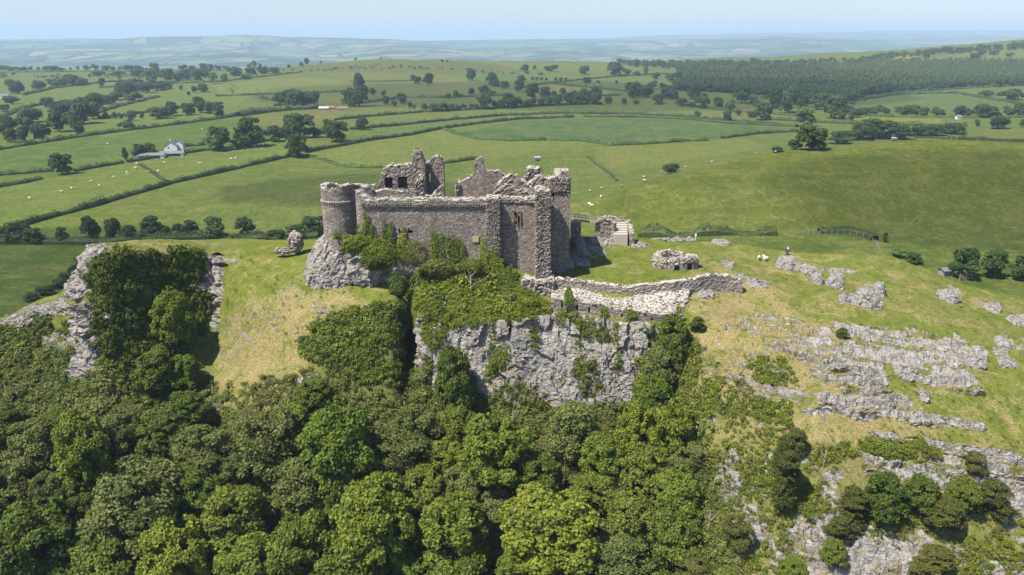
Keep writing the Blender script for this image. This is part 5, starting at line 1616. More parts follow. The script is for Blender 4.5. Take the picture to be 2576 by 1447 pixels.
def hedge(label, h, w, pts):
    gappy = 'bushes' in label or 'gappy' in label
    W3 = []
    for i in range(len(pts) - 1):
        n = max(1, int((pts[i + 1][0] - pts[i][0]) / 16))
        for k in range(n):
            f = k / n
            W3.append(ground(pts[i][0] * (1 - f) + pts[i + 1][0] * f, pts[i][1] * (1 - f) + pts[i + 1][1] * f))
    W3.append(ground(*pts[-1]))
    P = np.array([tuple(p) for p in W3])
    L = np.concatenate([[0], np.cumsum(np.linalg.norm(np.diff(P[:, :2], axis=0), axis=1))])
    dist = P[:, 1].mean()
    leaf = np.clip(dist / 900.0, 0.3, 1.0)
    n = int(np.clip(L[-1] * h * 2.6 / (leaf * leaf) * 0.8, 500, 9000))
    d = rngh.uniform(0, L[-1], n)
    X, Y = np.interp(d, L, P[:, 0]), np.interp(d, L, P[:, 1])
    gapn = vnoise(np.stack([X, Y, 0 * X], -1), 5.0, 3)
    gf = lambda X_, Y_: np.clip(0.75 + 1.5 * vnoise(np.stack([X_, Y_, 0 * X_], -1), 6.0, 8), 0.12, 1.25) if gappy else 1.0
    hh = gf(X, Y) * h * (1 + 0.42 * gapn + 0.38 * vnoise(np.stack([X, Y, 0 * X], -1), 1.8, 4))
    a = rngh.uniform(0, math.pi, n)
    z = np.sin(a) * hh
    off = np.cos(a) * w / 2 * rngh.uniform(0.8, 1.1, n)
    tx = np.interp(d + 1, L, P[:, 0]) - np.interp(d - 1, L, P[:, 0]); ty = np.interp(d + 1, L, P[:, 1]) - np.interp(d - 1, L, P[:, 1])
    m = np.hypot(tx, ty) + 1e-9
    X, Y = X - ty / m * off, Y + tx / m * off
    Z = zfield(X, Y) + z
    Nr = np.stack([-ty / m * np.cos(a), tx / m * np.cos(a), np.sin(a)], -1) + rngh.normal(size=(n, 3)) * 0.5
    Nr /= np.linalg.norm(Nr, axis=1, keepdims=True)
    O = P[len(P) // 2]
    V, Q = leaf_quads(np.stack([X, Y, Z], -1) - O, Nr, leaf * 1.25, rngh)
    # solid heart of the hedge
    ns = max(4, int(L[-1] / max(0.8, leaf * 2)))
    dd = np.linspace(0, L[-1], ns)
    X, Y = np.interp(dd, L, P[:, 0]), np.interp(dd, L, P[:, 1])
    tx, ty = np.gradient(X), np.gradient(Y); m = np.hypot(tx, ty) + 1e-9
    sec = [(-0.5, -0.3), (-0.5, 0.55), (-0.25, 0.86), (0.25, 0.86), (0.5, 0.55), (0.5, -0.3)]
    G = np.zeros((ns, 6, 3))
    hh = gf(X, Y) * h * (1 + 0.28 * vnoise(np.stack([X, Y, 0 * X], -1), 5.0, 3))
    for k, (o_, z_) in enumerate(sec):
        G[:, k, 0] = X - ty / m * o_ * w * .9; G[:, k, 1] = Y + tx / m * o_ * w * .9
        G[:, k, 2] = zfield(G[:, k, 0], G[:, k, 1]) + z_ * hh * .92
    G = (G - O).reshape(-1, 3)
    q2 = grid_quads(ns, 6) + len(V)
    me = mesh_np("hedge", np.concatenate([V, G]), np.concatenate([Q, q2]))
    o = link("hedge", me, M['hedge'])
    o.location = O
    tag(o, label, "hedge", "hedges between the fields")
for a in HEDGES:
    hedge(*a)

# plantation and woods: uncountable masses ----------------------------
def far_wood(name, polys, count, meshes, s0, s1, label, seed, hz=1.0):
    rng = np.random.default_rng(seed)
    P, n = [], 0
    bb = np.array([q for p in polys for q in p])
    mk = np.zeros(gx.shape, bool)
    for p in polys:
        mk |= inpoly(gx, gy, p)
    mk &= (Yg < 3600) & (Yg > 400)
    J, I = np.nonzero(mk)
    if len(J) == 0: return
    wgt = (Yg[J, I]) ** 1.0; wgt /= wgt.sum()
    k = rng.choice(len(J), count, p=wgt)
    fj, fi = J[k] + rng.uniform(-.5, .5, count), I[k] + rng.uniform(-.5, .5, count)
    Y = np.exp(ly_ax[0] + fj * (ly_ax[1] - ly_ax[0])); X = (s_ax[0] + fi * (s_ax[1] - s_ax[0])) * (Y * cp + 20)
    Z = zfield(X, Y)
    s = rng.uniform(s0, s1, count)
    R = np.stack([0 * s, 0 * s, rng.uniform(0, 6.28, count)], -1)
    scatter(name, np.stack([X, Y, Z], -1), R, np.stack([s, s, s * hz], -1), meshes, label)
M['conifer'] = leaf_mat("larch plantation", (0.065, 0.100, 0.030), (0.100, 0.135, 0.036), None, 0.3, 0.5)
M['larch'] = leaf_mat("young larch", (0.10, 0.145, 0.035), (0.15, 0.185, 0.05), None, 0.2, 0.8)
con = [crown("conifer", 200 + i, 10, 3.6, 300, 1.1, M['conifer'], base=0.02, lobes=10, lobe_r=0.4, conic=0.55)[0] for i in range(3)]
lar = [crown("larch", 210 + i, 8, 3.4, 240, 0.8, M['larch'], base=0.02, lobes=12, lobe_r=0.3, conic=0.9)[0] for i in range(2)]
rnd = [crown("broadleaf", 220 + i, 8, 9, 420, 1.2, M['bgleaf'], base=0.02, lobes=9, lobe_r=0.32, conic=0.1)[0] for i in range(3)]
far_wood("conifer_plantation", [[(1700, 172), (1830, 165), (2000, 180), (2200, 200), (2350, 212), (2200, 228), (2000, 232), (1850, 222), (1720, 212)]], 6500, con, 0.8, 1.7, "dark conifer plantation covering the slope on the right", 301)
far_wood("larch_plantation", [[(1950, 172), (2100, 160), (2300, 156), (2700, 156), (2700, 208), (2420, 205), (2250, 196), (2050, 184)]], 6500, lar, 0.7, 1.5, "pale young plantation above the dark conifers", 302)
far_wood("woodland_fringe", [[(1700, 214), (1860, 222), (2010, 232), (2200, 228), (2360, 210), (2700, 202), (2700, 212), (2400, 222), (2180, 238), (2150, 252), (2100, 250), (2000, 245), (1850, 235), (1700, 228)]], 1500, rnd, 0.9, 1.5, "dark broadleaf fringe along the lower edge of the plantation", 303, 1.0)
far_wood("ridge_wood", [[(1560, 160), (1700, 164), (1900, 162), (2060, 158), (2200, 148), (2300, 134), (2420, 124), (2580, 112), (2700, 105), (2700, 118), (2580, 124), (2420, 136), (2330, 140), (2230, 154), (2100, 170), (1900, 174), (1700, 176), (1560, 168)]], 1500, rnd, 0.8, 1.4, "belt of woodland along the right hand skyline", 304, 1.0)
far_wood("gorse_scrub", [[(620, 180), (850, 172), (960, 160), (1080, 172), (1160, 172), (1280, 180), (1420, 192), (1330, 192), (1150, 178), (1000, 174), (880, 178), (700, 188)]], 420, rnd, 0.25, 0.6, "dark scrub on the flank of the middle ridge", 305, 0.8)
far_wood("valley_scrub", [[(0, 190), (250, 190), (420, 196), (420, 204), (250, 200), (0, 198)], [(60, 322), (180, 292), (240, 300), (120, 330)], [(1850, 262), (2100, 262), (2170, 290), (2050, 292), (1900, 276)], [(1800, 234), (2100, 250), (2200, 246), (2150, 268), (2050, 262), (1850, 246)]], 320, rnd, 0.4, 0.9, "scrub and copses between the far fields", 306, 0.8)

# ------------------------------------------------------------------ wood below the crag
rf = random.Random(11)
NEAR = [  # px, py of crown centre, width px, height factor, kind
    (370, 1270, 215, 1.0, 'grey', "large domed grey green tree"),
    (950, 1310, 195, 1.2, 'ash', "tall bright ash tree"),
    (1243, 1135, 175, 1.05, 'ash', "full round ash tree standing alone"),
    (862, 1125, 190, 1.15, 'ash', "tall yellow green ash tree"),
    (1385, 1330, 200, 1.1, 'ash', "broad ash tree"),
    (1142, 1335, 170, 1.15, 'ash', "narrow ash tree"),
    (765, 1375, 150, 1.1, 'oak', "dark oak tree"),
    (225, 1130, 125, 1.5, 'ash', "tall slender ash tree"),
    (690, 1120, 150, 1.1, 'grey', "greyish willow tree"),
    (600, 1290, 150, 1.0, 'oak', "dark oak tree"),
    (115, 1350, 180, 1.1, 'oak', "dark oak tree"),
    (20, 1400, 150, 1.1, 'ash', "bright ash tree"),
    (455, 1385, 170, 1.1, 'ash', "bright ash tree"),
    (640, 1420, 160, 1.0, 'ash', "bright ash tree"),
    (280, 1420, 170, 1.0, 'oak', "dark oak tree"),
    (1545, 1400, 150, 0.9, 'grey', "greyish willow tree"),
    (1445, 1085, 120, 1.2, 'grey', "greyish willow tree"),
    (1510, 1150, 110, 1.1, 'ash', "bright ash tree"),
    (1640, 1010, 105, 1.3, 'ash', "tall slender ash tree"),
    (1690, 855, 85, 1.3, 'oak', "dark oak tree"),
    (1660, 930, 90, 1.3, 'grey', "greyish willow tree"),
    (1598, 1075, 100, 1.3, 'ash', "bright ash tree"),
    (1690, 1080, 110, 1.3, 'ash', "bright ash tree"),
    (1620, 1190, 120, 1.2, 'oak', "dark oak tree"),
    (1700, 1240, 120, 1.1, 'ash', "bright ash tree"),
    (445, 800, 100, 1.35, 'ash', "tall ash tree climbing the shaded crag"),
    (395, 925, 95, 1.0, 'oak', "dark oak tree"),
    (470, 930, 80, 1.0, 'ash', "bright ash tree"),
    (1143, 965, 98, 1.7, 'oak', "tall dark oval tree"),
    (1965, 1180, 100, 1.9, 'yew', "tall olive yew tree"),
    (1990, 1100, 80, 0.9, 'yew', "short olive yew tree"),
    (2140, 1270, 100, 1.1, 'yew', "dark yew tree"),
    (2215, 1250, 95, 1.2, 'oak', "dark oak tree"),
    (2490, 1245, 95, 1.1, 'yew', "dark yew tree"),
    (2452, 1168, 58, 1.1, 'yew', "small round yew bush"),
    (2375, 1290, 120, 0.7, 'yew', "low spreading yew tree"),
    (2345, 1400, 120, 0.7, 'yew', "low spreading yew tree"),
    (2095, 1395, 62, 1.0, 'oak', "small round bush on the bare rock"),
    (1995, 1435, 80, 0.7, 'ash', "small bright bush"),
    (1745, 1430, 110, 0.8, 'yew', "low spreading yew tree"),
    (1850, 1330, 90, 1.1, 'yew', "dark yew tree"),
    (2110, 1330, 70, 1.0, 'yew', "dark yew tree"),
    (2310, 1240, 90, .9, 'oak', "dark oak tree"),
    (2420, 1240, 80, 1.0, 'oak', "dark oak tree"),
    (640, 1085, 105, 0.9, 'grey', "greyish willow tree"),
    (745, 1055, 90, 0.9, 'ash', "bright ash tree"),
    (790, 985, 80, .8, 'oak', "dark oak tree"),
    (480, 1030, 100, 0.9, 'oak', "dark oak tree"),
    (2120, 838, 26, 1.0, 'oak', "small dark hawthorn bush on the rocky slope"),
    (1753, 818, 42, 1.0, 'yew', "rounded olive bush right of the outer wall"),
    (320, 1075, 110, .9, 'grey', "greyish willow tree"),
    (420, 1090, 110, 1.0, 'oak', "dark oak tree"),
    (520, 1130, 120, 1.0, 'grey', "greyish willow tree"),
    (100, 1120, 120, 1.0, 'grey', "greyish willow tree"),
    (20, 1080, 110, 1.0, 'oak', "dark oak tree"),
    (30, 1230, 130, 1.1, 'grey', "greyish willow tree"),
]
occupied = [(a, b, c) for a, b, c, *_ in NEAR]
for _ in range(4000):
    x, y = rf.uniform(-80, 1760), rf.uniform(1060, 1490)
    if x > 1300 and y < 1150 or 520 < x < 1000 and y < 1100: continue
    w = rf.uniform(80, 140) * (0.85 + 0.3 * (y - 1000) / 450)
    if all(math.hypot((x - a) , (y - b) * 1.0) > 0.40 * (w + c) for a, b, c in occupied):
        occupied.append((x, y, w))
        k = rf.choice(['ash', 'oak', 'grey', 'grey', 'oak', 'ash'])
        NEAR.append((x, y, w, rf.uniform(0.8, 1.15), k, {'ash': "bright ash tree", 'oak': "dark oak tree", 'grey': "greyish willow tree"}[k]))
def near_zone(x, y):
    if x > 1740: return "on the right hand rock face" if y > 1180 else "among the rocks of the right slope"
    if y > 1290: return "along the bottom edge of the wood"
    if y > 1150: return "in the middle of the wood below the crag"
    if y > 1000: return "in the upper part of the wood"
    if x < 560: return "against the shaded left crag"
    if x < 1000: return "below the dry grass spur"
    if x > 1560: return "in the gully right of the bare cliff"
    return "at the foot of the bare cliff"
for (x, y, w, hf, kind, phrase) in NEAR:
    fy_ = y + w * hf * (0.55 if w > 70 else 0.4)
    foot = crag(x, fy_)[0] if fy_ < 1498 else crag(x, 1498)[0] + Vector((0, -3 * (fy_ - 1498) / 60, -2.2 * (fy_ - 1498) / 60))
    d = foot.y * cp + (CZ - foot.z) * sp
    wd = w * d / F * 1.2
    Ht = w * hf * d / F * 1.25
    o = place_tree(kind, (foot.x, foot.y, foot.z - 0.35), max(Ht, 0.6), wd, rf, name="bush" if w < 70 else "tree", cat="bush" if w < 70 else "tree", group="trees of the wood below the castle")
    pend(o, phrase, near_zone(x, y), x)

# creepers, brambles and ivy -------------------------------------------
ivy = [bush_mesh("ivy_spray", 300 + i, 0.62, 150, 0.19, M['ivy'], 0.6) for i in range(3)]
ivd = [bush_mesh("ivy_dark_spray", 310 + i, 0.7, 150, 0.21, M['ivydark'], 0.6) for i in range(3)]
scr = [bush_mesh("bramble_spray", 320 + i, 0.75, 150, 0.21, M['scrub'], 0.7) for i in range(3)]
scg = [bush_mesh("willow_spray", 330 + i, 0.8, 160, 0.22, M['grey'], 0.8) for i in range(2)]
nd = fbm(_nf, 4.0, 3, 61)
rkv = rock[NBK:].ravel()
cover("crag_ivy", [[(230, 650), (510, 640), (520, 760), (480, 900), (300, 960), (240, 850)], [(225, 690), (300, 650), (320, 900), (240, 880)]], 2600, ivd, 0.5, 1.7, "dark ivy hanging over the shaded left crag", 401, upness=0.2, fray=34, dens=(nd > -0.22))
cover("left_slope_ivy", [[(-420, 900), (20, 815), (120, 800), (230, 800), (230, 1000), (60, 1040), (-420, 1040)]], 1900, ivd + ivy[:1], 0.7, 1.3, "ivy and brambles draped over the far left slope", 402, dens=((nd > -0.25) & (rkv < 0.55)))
cover("castle_bank_creeper", [[(1000, 620), (1100, 640), (1180, 630), (1262, 650), (1300, 690), (1320, 740), (1390, 770), (1330, 800), (1200, 800), (1060, 830), (1040, 760), (1000, 700)]], 3000, ivy, 0.45, 1.15, "bright green creepers covering the bank below the curtain wall", 403, upness=0.35)
cover("bank_bushes", [[(1010, 640), (1180, 650), (1262, 680), (1320, 750), (1200, 790), (1060, 800), (1010, 720)]], 90, scg + ivy + ivd[:1], 1.3, 2.6, "knee high bushes scattered over the castle bank", 415, upness=0.9)
cover("bank_scrub", [[(1000, 620), (1180, 630), (1262, 650), (1320, 740), (1200, 780), (1060, 800), (1000, 700)]], 600, scr + scg, 0.6, 1.3, "brambles and low bushes on the bank below the curtain wall", 404)
cover("spur_ivy", [[(760, 810), (860, 800), (990, 765), (1010, 800), (985, 930), (960, 980), (850, 940), (800, 930), (760, 870)]], 2100, ivy + ivd, 0.35, 1.6, "thick ivy over the edge of the dry grass spur beside the cleft", 405, fray=75, dens=(nd > -0.12))
cover("cliff_ivy", [[(1240, 870), (1290, 880), (1270, 940), (1230, 960)], [(1440, 910), (1500, 900), (1510, 1000), (1460, 1000)], [(1060, 830), (1130, 840), (1120, 900), (1080, 880)], [(1400, 780), (1560, 800), (1570, 850), (1480, 850), (1400, 820)], [(1200, 980), (1340, 960), (1400, 1040), (1250, 1060)]], 850, ivy + scr, 0.35, 0.8, "patches of ivy clinging to the bare cliff", 406, upness=0.1, dens=(nd > 0.0))
cover("cliff_foot_brambles", [[(1000, 980), (1200, 1000), (1360, 1030), (1560, 1020), (1700, 1000), (1750, 1100), (1850, 1300), (1900, 1500), (1000, 1500)], [(540, 1030), (760, 1000), (1000, 1010), (1000, 1200), (540, 1200)], [(-400, 1000), (540, 960), (540, 1500), (-400, 1500)], [(400, 1200), (1200, 1200), (1200, 1500), (400, 1500)]], 8000, scr + scg + ivd[:1], 0.8, 1.7, "brambles and undergrowth between the trees below the crag", 407)
cover("right_face_scrub", [[(1740, 900), (1830, 900), (1900, 1000), (1960, 1080), (1900, 1200), (1760, 1200), (1740, 1000)], [(1780, 1100), (1960, 1100), (2160, 1130), (2180, 1260), (2060, 1300), (1900, 1330), (1800, 1300)], [(2150, 1110), (2300, 1120), (2420, 1150), (2300, 1160)], [(2160, 1220), (2500, 1250), (2600, 1320), (2500, 1380), (2250, 1360), (2100, 1320)], [(1850, 1300), (2000, 1300), (2000, 1500), (1800, 1500)], [(2400, 1380), (2600, 1350), (2700, 1500), (2200, 1500)]], 3000, ivy * 2 + scr, 0.35, 0.95, "scrub and ivy on the right hand rock face", 408, dens=(nd > -0.05))
cover("right_slope_brambles", [[(1870, 890), (1980, 900), (2000, 960), (1900, 970)], [(1880, 1000), (1990, 1010), (1990, 1060), (1900, 1060)], [(2150, 1105), (2330, 1110), (2370, 1150), (2250, 1150)]], 420, ivy, 0.5, 1.0, "bright bramble patches on the dry right slope", 409)
cover("wood_floor", [[(-420, 860), (240, 860), (520, 980), (640, 1040), (780, 960), (1000, 960), (1560, 1040), (1740, 960), (1800, 1250), (1850, 1500), (-420, 1500)]], 5200, scr + scg + ivd, 0.7, 1.6, "leafy undergrowth on the floor of the wood", 414, dens=(rkv < 0.6))
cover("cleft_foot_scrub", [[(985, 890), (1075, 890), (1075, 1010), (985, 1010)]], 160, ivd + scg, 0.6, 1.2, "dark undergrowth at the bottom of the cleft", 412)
cover("spur_foot_scrub", [[(540, 980), (640, 950), (780, 930), (800, 1020), (560, 1040)]], 230, scg + scr, 0.4, 1.0, "sparse willow scrub below the dry grass spur", 413)
cover("gully_scrub", [[(1600, 900), (1720, 830), (1760, 880), (1750, 1050), (1620, 1100)]], 700, scr + ivy, 0.8, 1.5, "undergrowth in the gully right of the bare cliff", 410)
gt = [bush_mesh("grass_tuft", 340 + i, 0.4, 60, 0.2, plain_m, 0.5, 0.3) for i, plain_m in enumerate([M['scrub'], M['ivydark']])]
cover("grass_tufts", [[(600, 640), (1000, 740), (960, 800), (700, 860), (560, 800)], [(1740, 640), (2576, 740), (2700, 900), (2600, 1150), (2200, 1080), (1900, 900), (1740, 800)], [(230, 600), (600, 600), (600, 650), (260, 640)], [(1400, 600), (1740, 600), (1740, 700), (1400, 700)], [(1740, 1000), (2500, 1150), (2600, 1400), (1850, 1400)]], 2600, gt, 0.3, 0.8, "coarse grass tufts on the open slopes", 411, lift=0.0)

# ivy climbing the masonry (each clump a thing on the wall)
ivrng = np.random.default_rng(9)
def wall_ivy(px, py0, py1, w, Y, n, label, mat='ivy'):
    """climbing ivy: a column of leaves tapering upwards on a wall face at depth Y"""
    f = ivrng.uniform(0, 1, n) ** 0.8
    ns_ = 9
    offs = ivrng.uniform(-0.5, 0.5, ns_) * w
    tops_ = np.clip(1.05 - np.abs(offs) / w * 1.1 + ivrng.normal(size=ns_) * 0.16, 0.25, 1.0)
    k = ivrng.integers(0, ns_, n)
    x = px + offs[k] + (ivrng.normal(size=n) * w * 0.085 + 2.5 * np.sin(f * 11 + px + k * 2)) * (1.1 - 0.5 * f)
    y = py1 + (py0 - py1) * f * tops_[k] + ivrng.normal(size=n) * 2
    P = at_np(x, y, Y - 0.22 - ivrng.uniform(0, 0.45, n) * (1 - 0.6 * f))
    Nr = np.array([0, -0.8, 0.4]) + ivrng.normal(size=(n, 3)) * 0.45
    Nr /= np.linalg.norm(Nr, axis=1, keepdims=True)
    O = P.mean(0)
    V, Q = leaf_quads(P - O, Nr, 0.2, ivrng)
    o = link("climbing_ivy", mesh_np("climbing_ivy", V, Q), M[mat])
    o.location = O
    tag(o, label, "ivy", "ivy climbing the castle walls")
wall_ivy(922, 538, 640, 44, YF, 2300, "ivy climbing the curtain wall close to the round tower")
wall_ivy(972, 552, 650, 34, YF, 1700, "pointed ivy stem second from the round tower on the curtain wall")
wall_ivy(1015, 566, 655, 30, YF, 1300, "ivy between the two small dark windows of the curtain wall")
wall_ivy(1088, 578, 660, 44, YF, 1500, "broad ivy patch at the middle of the curtain wall")
wall_ivy(1130, 582, 640, 20, YF, 420, "thin yellowish ivy strand right of the wall's middle")
wall_ivy(1150, 596, 670, 40, YF, 1200, "pointed ivy left of the ochre boarded window")
wall_ivy(1216, 600, 680, 24, 123.2, 1000, "narrow ivy on the left edge of the first buttress")
wall_ivy(1243, 622, 690, 40, 123.1, 1700, "wide ivy on the foot of the first buttress")
wall_ivy(1285, 668, 730, 40, 121.6, 1500, "ivy mound on the rubble left of the tall buttress foot")
wall_ivy(1432, 722, 768, 26, 117.1, 900, "ivy block over the left end of the arrow slit wall")
wall_ivy(1518, 765, 800, 18, 116.2, 300, "small ivy tuft at the middle of the arrow slit wall")
wall_ivy(1585, 768, 800, 24, 115.6, 500, "ivy tuft right of the middle of the arrow slit wall")
wall_ivy(1710, 762, 790, 14, 115.3, 200, "small ivy tuft at the right end of the arrow slit wall")
def rock_bush(px, py, w, h, Y, n, label, mat='ivy'):
    c = at(px, py, Y)
    d = ivrng.normal(size=(n, 3)); d /= np.linalg.norm(d, axis=1, keepdims=True)
    d[:, 1] = -np.abs(d[:, 1])
    k = 1983 / 132
    lob = fbm(d, 0.5, 2, int(px)) * 0.35
    P = d * np.array([w / 2 / k, 0.9, h / 2 / k]) * (1 + lob + ivrng.uniform(-.2, .1, n))[:, None]
    Nr = d + ivrng.normal(size=(n, 3)) * 0.5 + np.array([0, 0, .4]); Nr /= np.linalg.norm(Nr, axis=1, keepdims=True)
    V, Q = leaf_quads(P, Nr, 0.22, ivrng)
    o = link("shrub", mesh_np("shrub", V, Q), M[mat]); o.location = c
    tag(o, label, "shrub", "shrubs at the foot of the castle")
rock_bush(893, 610, 72, 44, 122.6, 3000, "bright yellow green shrub on the outcrop under the round tower")
rock_bush(848, 592, 22, 18, 122.8, 500, "tiny green shrub at the round tower's foot")
rock_bush(955, 640, 86, 70, 122.2, 4200, "large ivy mass between the outcrop and the curtain wall", 'ivy')
rock_bush(940, 660, 60, 36, 121.6, 1600, "dark lower ivy hanging beside the small cave hole", 'ivydark')
rock_bush(1000, 718, 50, 60, 121.0, 1800, "blue green bush at the head of the cleft", 'oak')
rock_bush(1050, 640, 60, 60, 122.0, 2200, "greenish bramble mound below the curtain wall's windows", 'scrub')
rock_bush(1046, 622, 36, 28, 122.8, 700, "dark round shrub below the curtain wall", 'ivydark')
rock_bush(1100, 672, 80, 40, 121.4, 2200, "bushy bramble mound at the middle of the castle bank", 'scrub')
rock_bush(1190, 668, 60, 40, 121.6, 1600, "dark leafy shrub below the ochre boarded window", 'oak')
rock_bush(1330, 760, 60, 26, 117.6, 1100, "bright creeper below the tall buttress foot")
cover("trailing_ivy", [[(1236, 800), (1252, 800), (1262, 930), (1240, 930)], [(1330, 800), (1344, 800), (1350, 900), (1336, 900)], [(1440, 800), (1470, 800), (1474, 960), (1456, 960)], [(1545, 810), (1562, 812), (1568, 940), (1552, 940)], [(1622, 820), (1640, 822), (1636, 960), (1622, 960)], [(1070, 800), (1130, 800), (1110, 880), (1080, 870)]], 620, ivy + scr[:1], 0.3, 0.7, "trailing strands of ivy hanging down the bare cliff", 416, upness=0.1, fray=14)
# dead twiggy trees
def dead_tree(px, py, H, label, seed):
    rr = random.Random(seed)
    c = crag(px, py)[0]
    root = empty("dead_tree", tuple(c), 0, label, "dead tree", "leafless trees on the crag")
    mb = MB(); mb.tube([(0, 0, -.3), (0.05, 0, H * .4), (0.1, 0, H * .9)], [0.05, 0.035, 0.012], 5)
    mb.build("trunk", M['twig'], root)
    for k in range(7):
        z = H * rr.uniform(.25, .75); a = rr.uniform(0, 6.28); l = H * rr.uniform(.25, .5)
        mb = MB(); mb.tube([(0.05, 0, z), (0.05 + l * .5 * math.cos(a), l * .5 * math.sin(a), z + l * .5), (0.05 + l * .7 * math.cos(a), l * .7 * math.sin(a), z + l)], [0.024, 0.016, 0.008], 4)
        mb.build("branch", M['twig'], root)
dead_tree(796, 800, 3.0, "leafless pale tree on the dry grass spur", 1)
dead_tree(1182, 745, 4.4, "tall leafless pale tree on the castle bank", 2)
dead_tree(1055, 905 + 200, 3.6, "leafless pale tree in the wood below the cleft", 3)
for i_, (px_, py_, h_) in enumerate(((300, 1180, 4.5), (545, 1050, 3.4), (905, 1130, 4.2), (1290, 1080, 3.8), (1560, 1290, 4.6), (700, 1060, 3.2), (1420, 1200, 4.4), (150, 1060, 3.6), (1660, 1330, 4.2), (1010, 1180, 4.0), (1780, 1340, 3.6), (2070, 1180, 2.6))):
    dead_tree(px_, py_, h_, "leafless tree standing among the wood below the crag, " + ordinal(1 + sorted([300, 545, 905, 1290, 1560, 700, 1420, 150, 1660, 1010, 1780, 2070]).index(px_)) + " from left", 20 + i_)
dead_tree(635, 800, 1.6, "small wind bent thorn among white stones left of the dry spur", 4)

# ------------------------------------------------------------------ sheep
def sheep_mesh():
    parts = {}
    mb = MB(); mb.ball((0, 0, 0.62), (0.55, 0.3, 0.3), 12, 8, 0.06, 1); mb.ball((0.42, 0, 0.72), (0.2, 0.2, 0.22), 8, 6, 0.05, 2)
    mb.ball((-0.52, 0, 0.62), (0.1, 0.1, 0.14), 6, 5)
    parts['body'] = mb.mesh("fleece")
    mb = MB(); mb.ball((0.72, 0, 0.72), (0.17, 0.09, 0.1), 8, 6); mb.ball((0.62, 0.12, 0.8), (0.04, 0.08, 0.03), 5, 4); mb.ball((0.62, -0.12, 0.8), (0.04, 0.08, 0.03), 5, 4)
    parts['head'] = mb.mesh("head")
    for k, (x, y) in enumerate(((0.34, 0.14), (0.34, -0.14), (-0.34, 0.14), (-0.34, -0.14))):
        mb = MB(); mb.tube([(x, y, 0.5), (x + .02, y, 0.25), (x, y, 0.0)], [0.075, 0.05, 0.04], 5)
        parts[f'leg{k}'] = mb.mesh("leg")
    return parts
SH = sheep_mesh()
def sheep(px, py, on, zone, phrase="white sheep", scale=1.0, mat='wool'):
    if on == 'crag': g = crag(px, py)[0]
    else: g = ground(px, py)
    r = empty("sheep", (g.x, g.y, g.z - 0.03), rt.uniform(0, 6.28), cat="sheep", group="sheep grazing around the castle hill")
    r.scale = (scale,) * 3
    for nm, me_ in SH.items():
        o = bpy.data.objects.new(nm.rstrip('0123'), me_)
        COL.objects.link(o); o.parent = r
        if len(me_.materials) == 0: me_.materials.append(M['wool'])
        o.material_slots[0].link = 'OBJECT'
        o.material_slots[0].material = M[mat] if nm == 'body' else (M['dark'] if mat == 'wool' else M[mat])
    pend(r, phrase, zone, px)
for p in ((1484, 484), (1513, 477), (1565, 472), (1621, 458), (1620, 448), (1664, 438), (1724, 423), (1901, 388), (1951, 386)):
    sheep(*p, 'g', "along the shoulder of the near hill", "brownish sheep", 1.15)
for p in ((1790, 410), (1512, 499), (1483, 517), (1489, 521)):
    sheep(*p, 'g', "on the near hill right of the east tower", "bright white sheep", 1.1, 'woolwhite')
for p in ((1909, 655), (1921, 652), (1925, 658)):
    sheep(*p, 'crag', "on the ridge beside the rock ledge", "bright white sheep", 1.0, 'woolwhite')
for p in ((75, 502), (155, 485), (181, 477), (229, 460), (288, 448), (319, 436), (323, 441), (341, 425), (344, 414), (398, 433), (413, 412), (400, 434), (459, 400), (500, 413), (505, 413), (582, 402), (593, 400), (374, 434), (271, 364), (508, 327), (619, 374), (642, 371), (663, 368), (660, 377), (668, 365), (722, 359), (250, 470)):
    sheep(*p, 'g', "in the pastures around the farmhouse", "distant white sheep", 1.15, 'woolwhite')
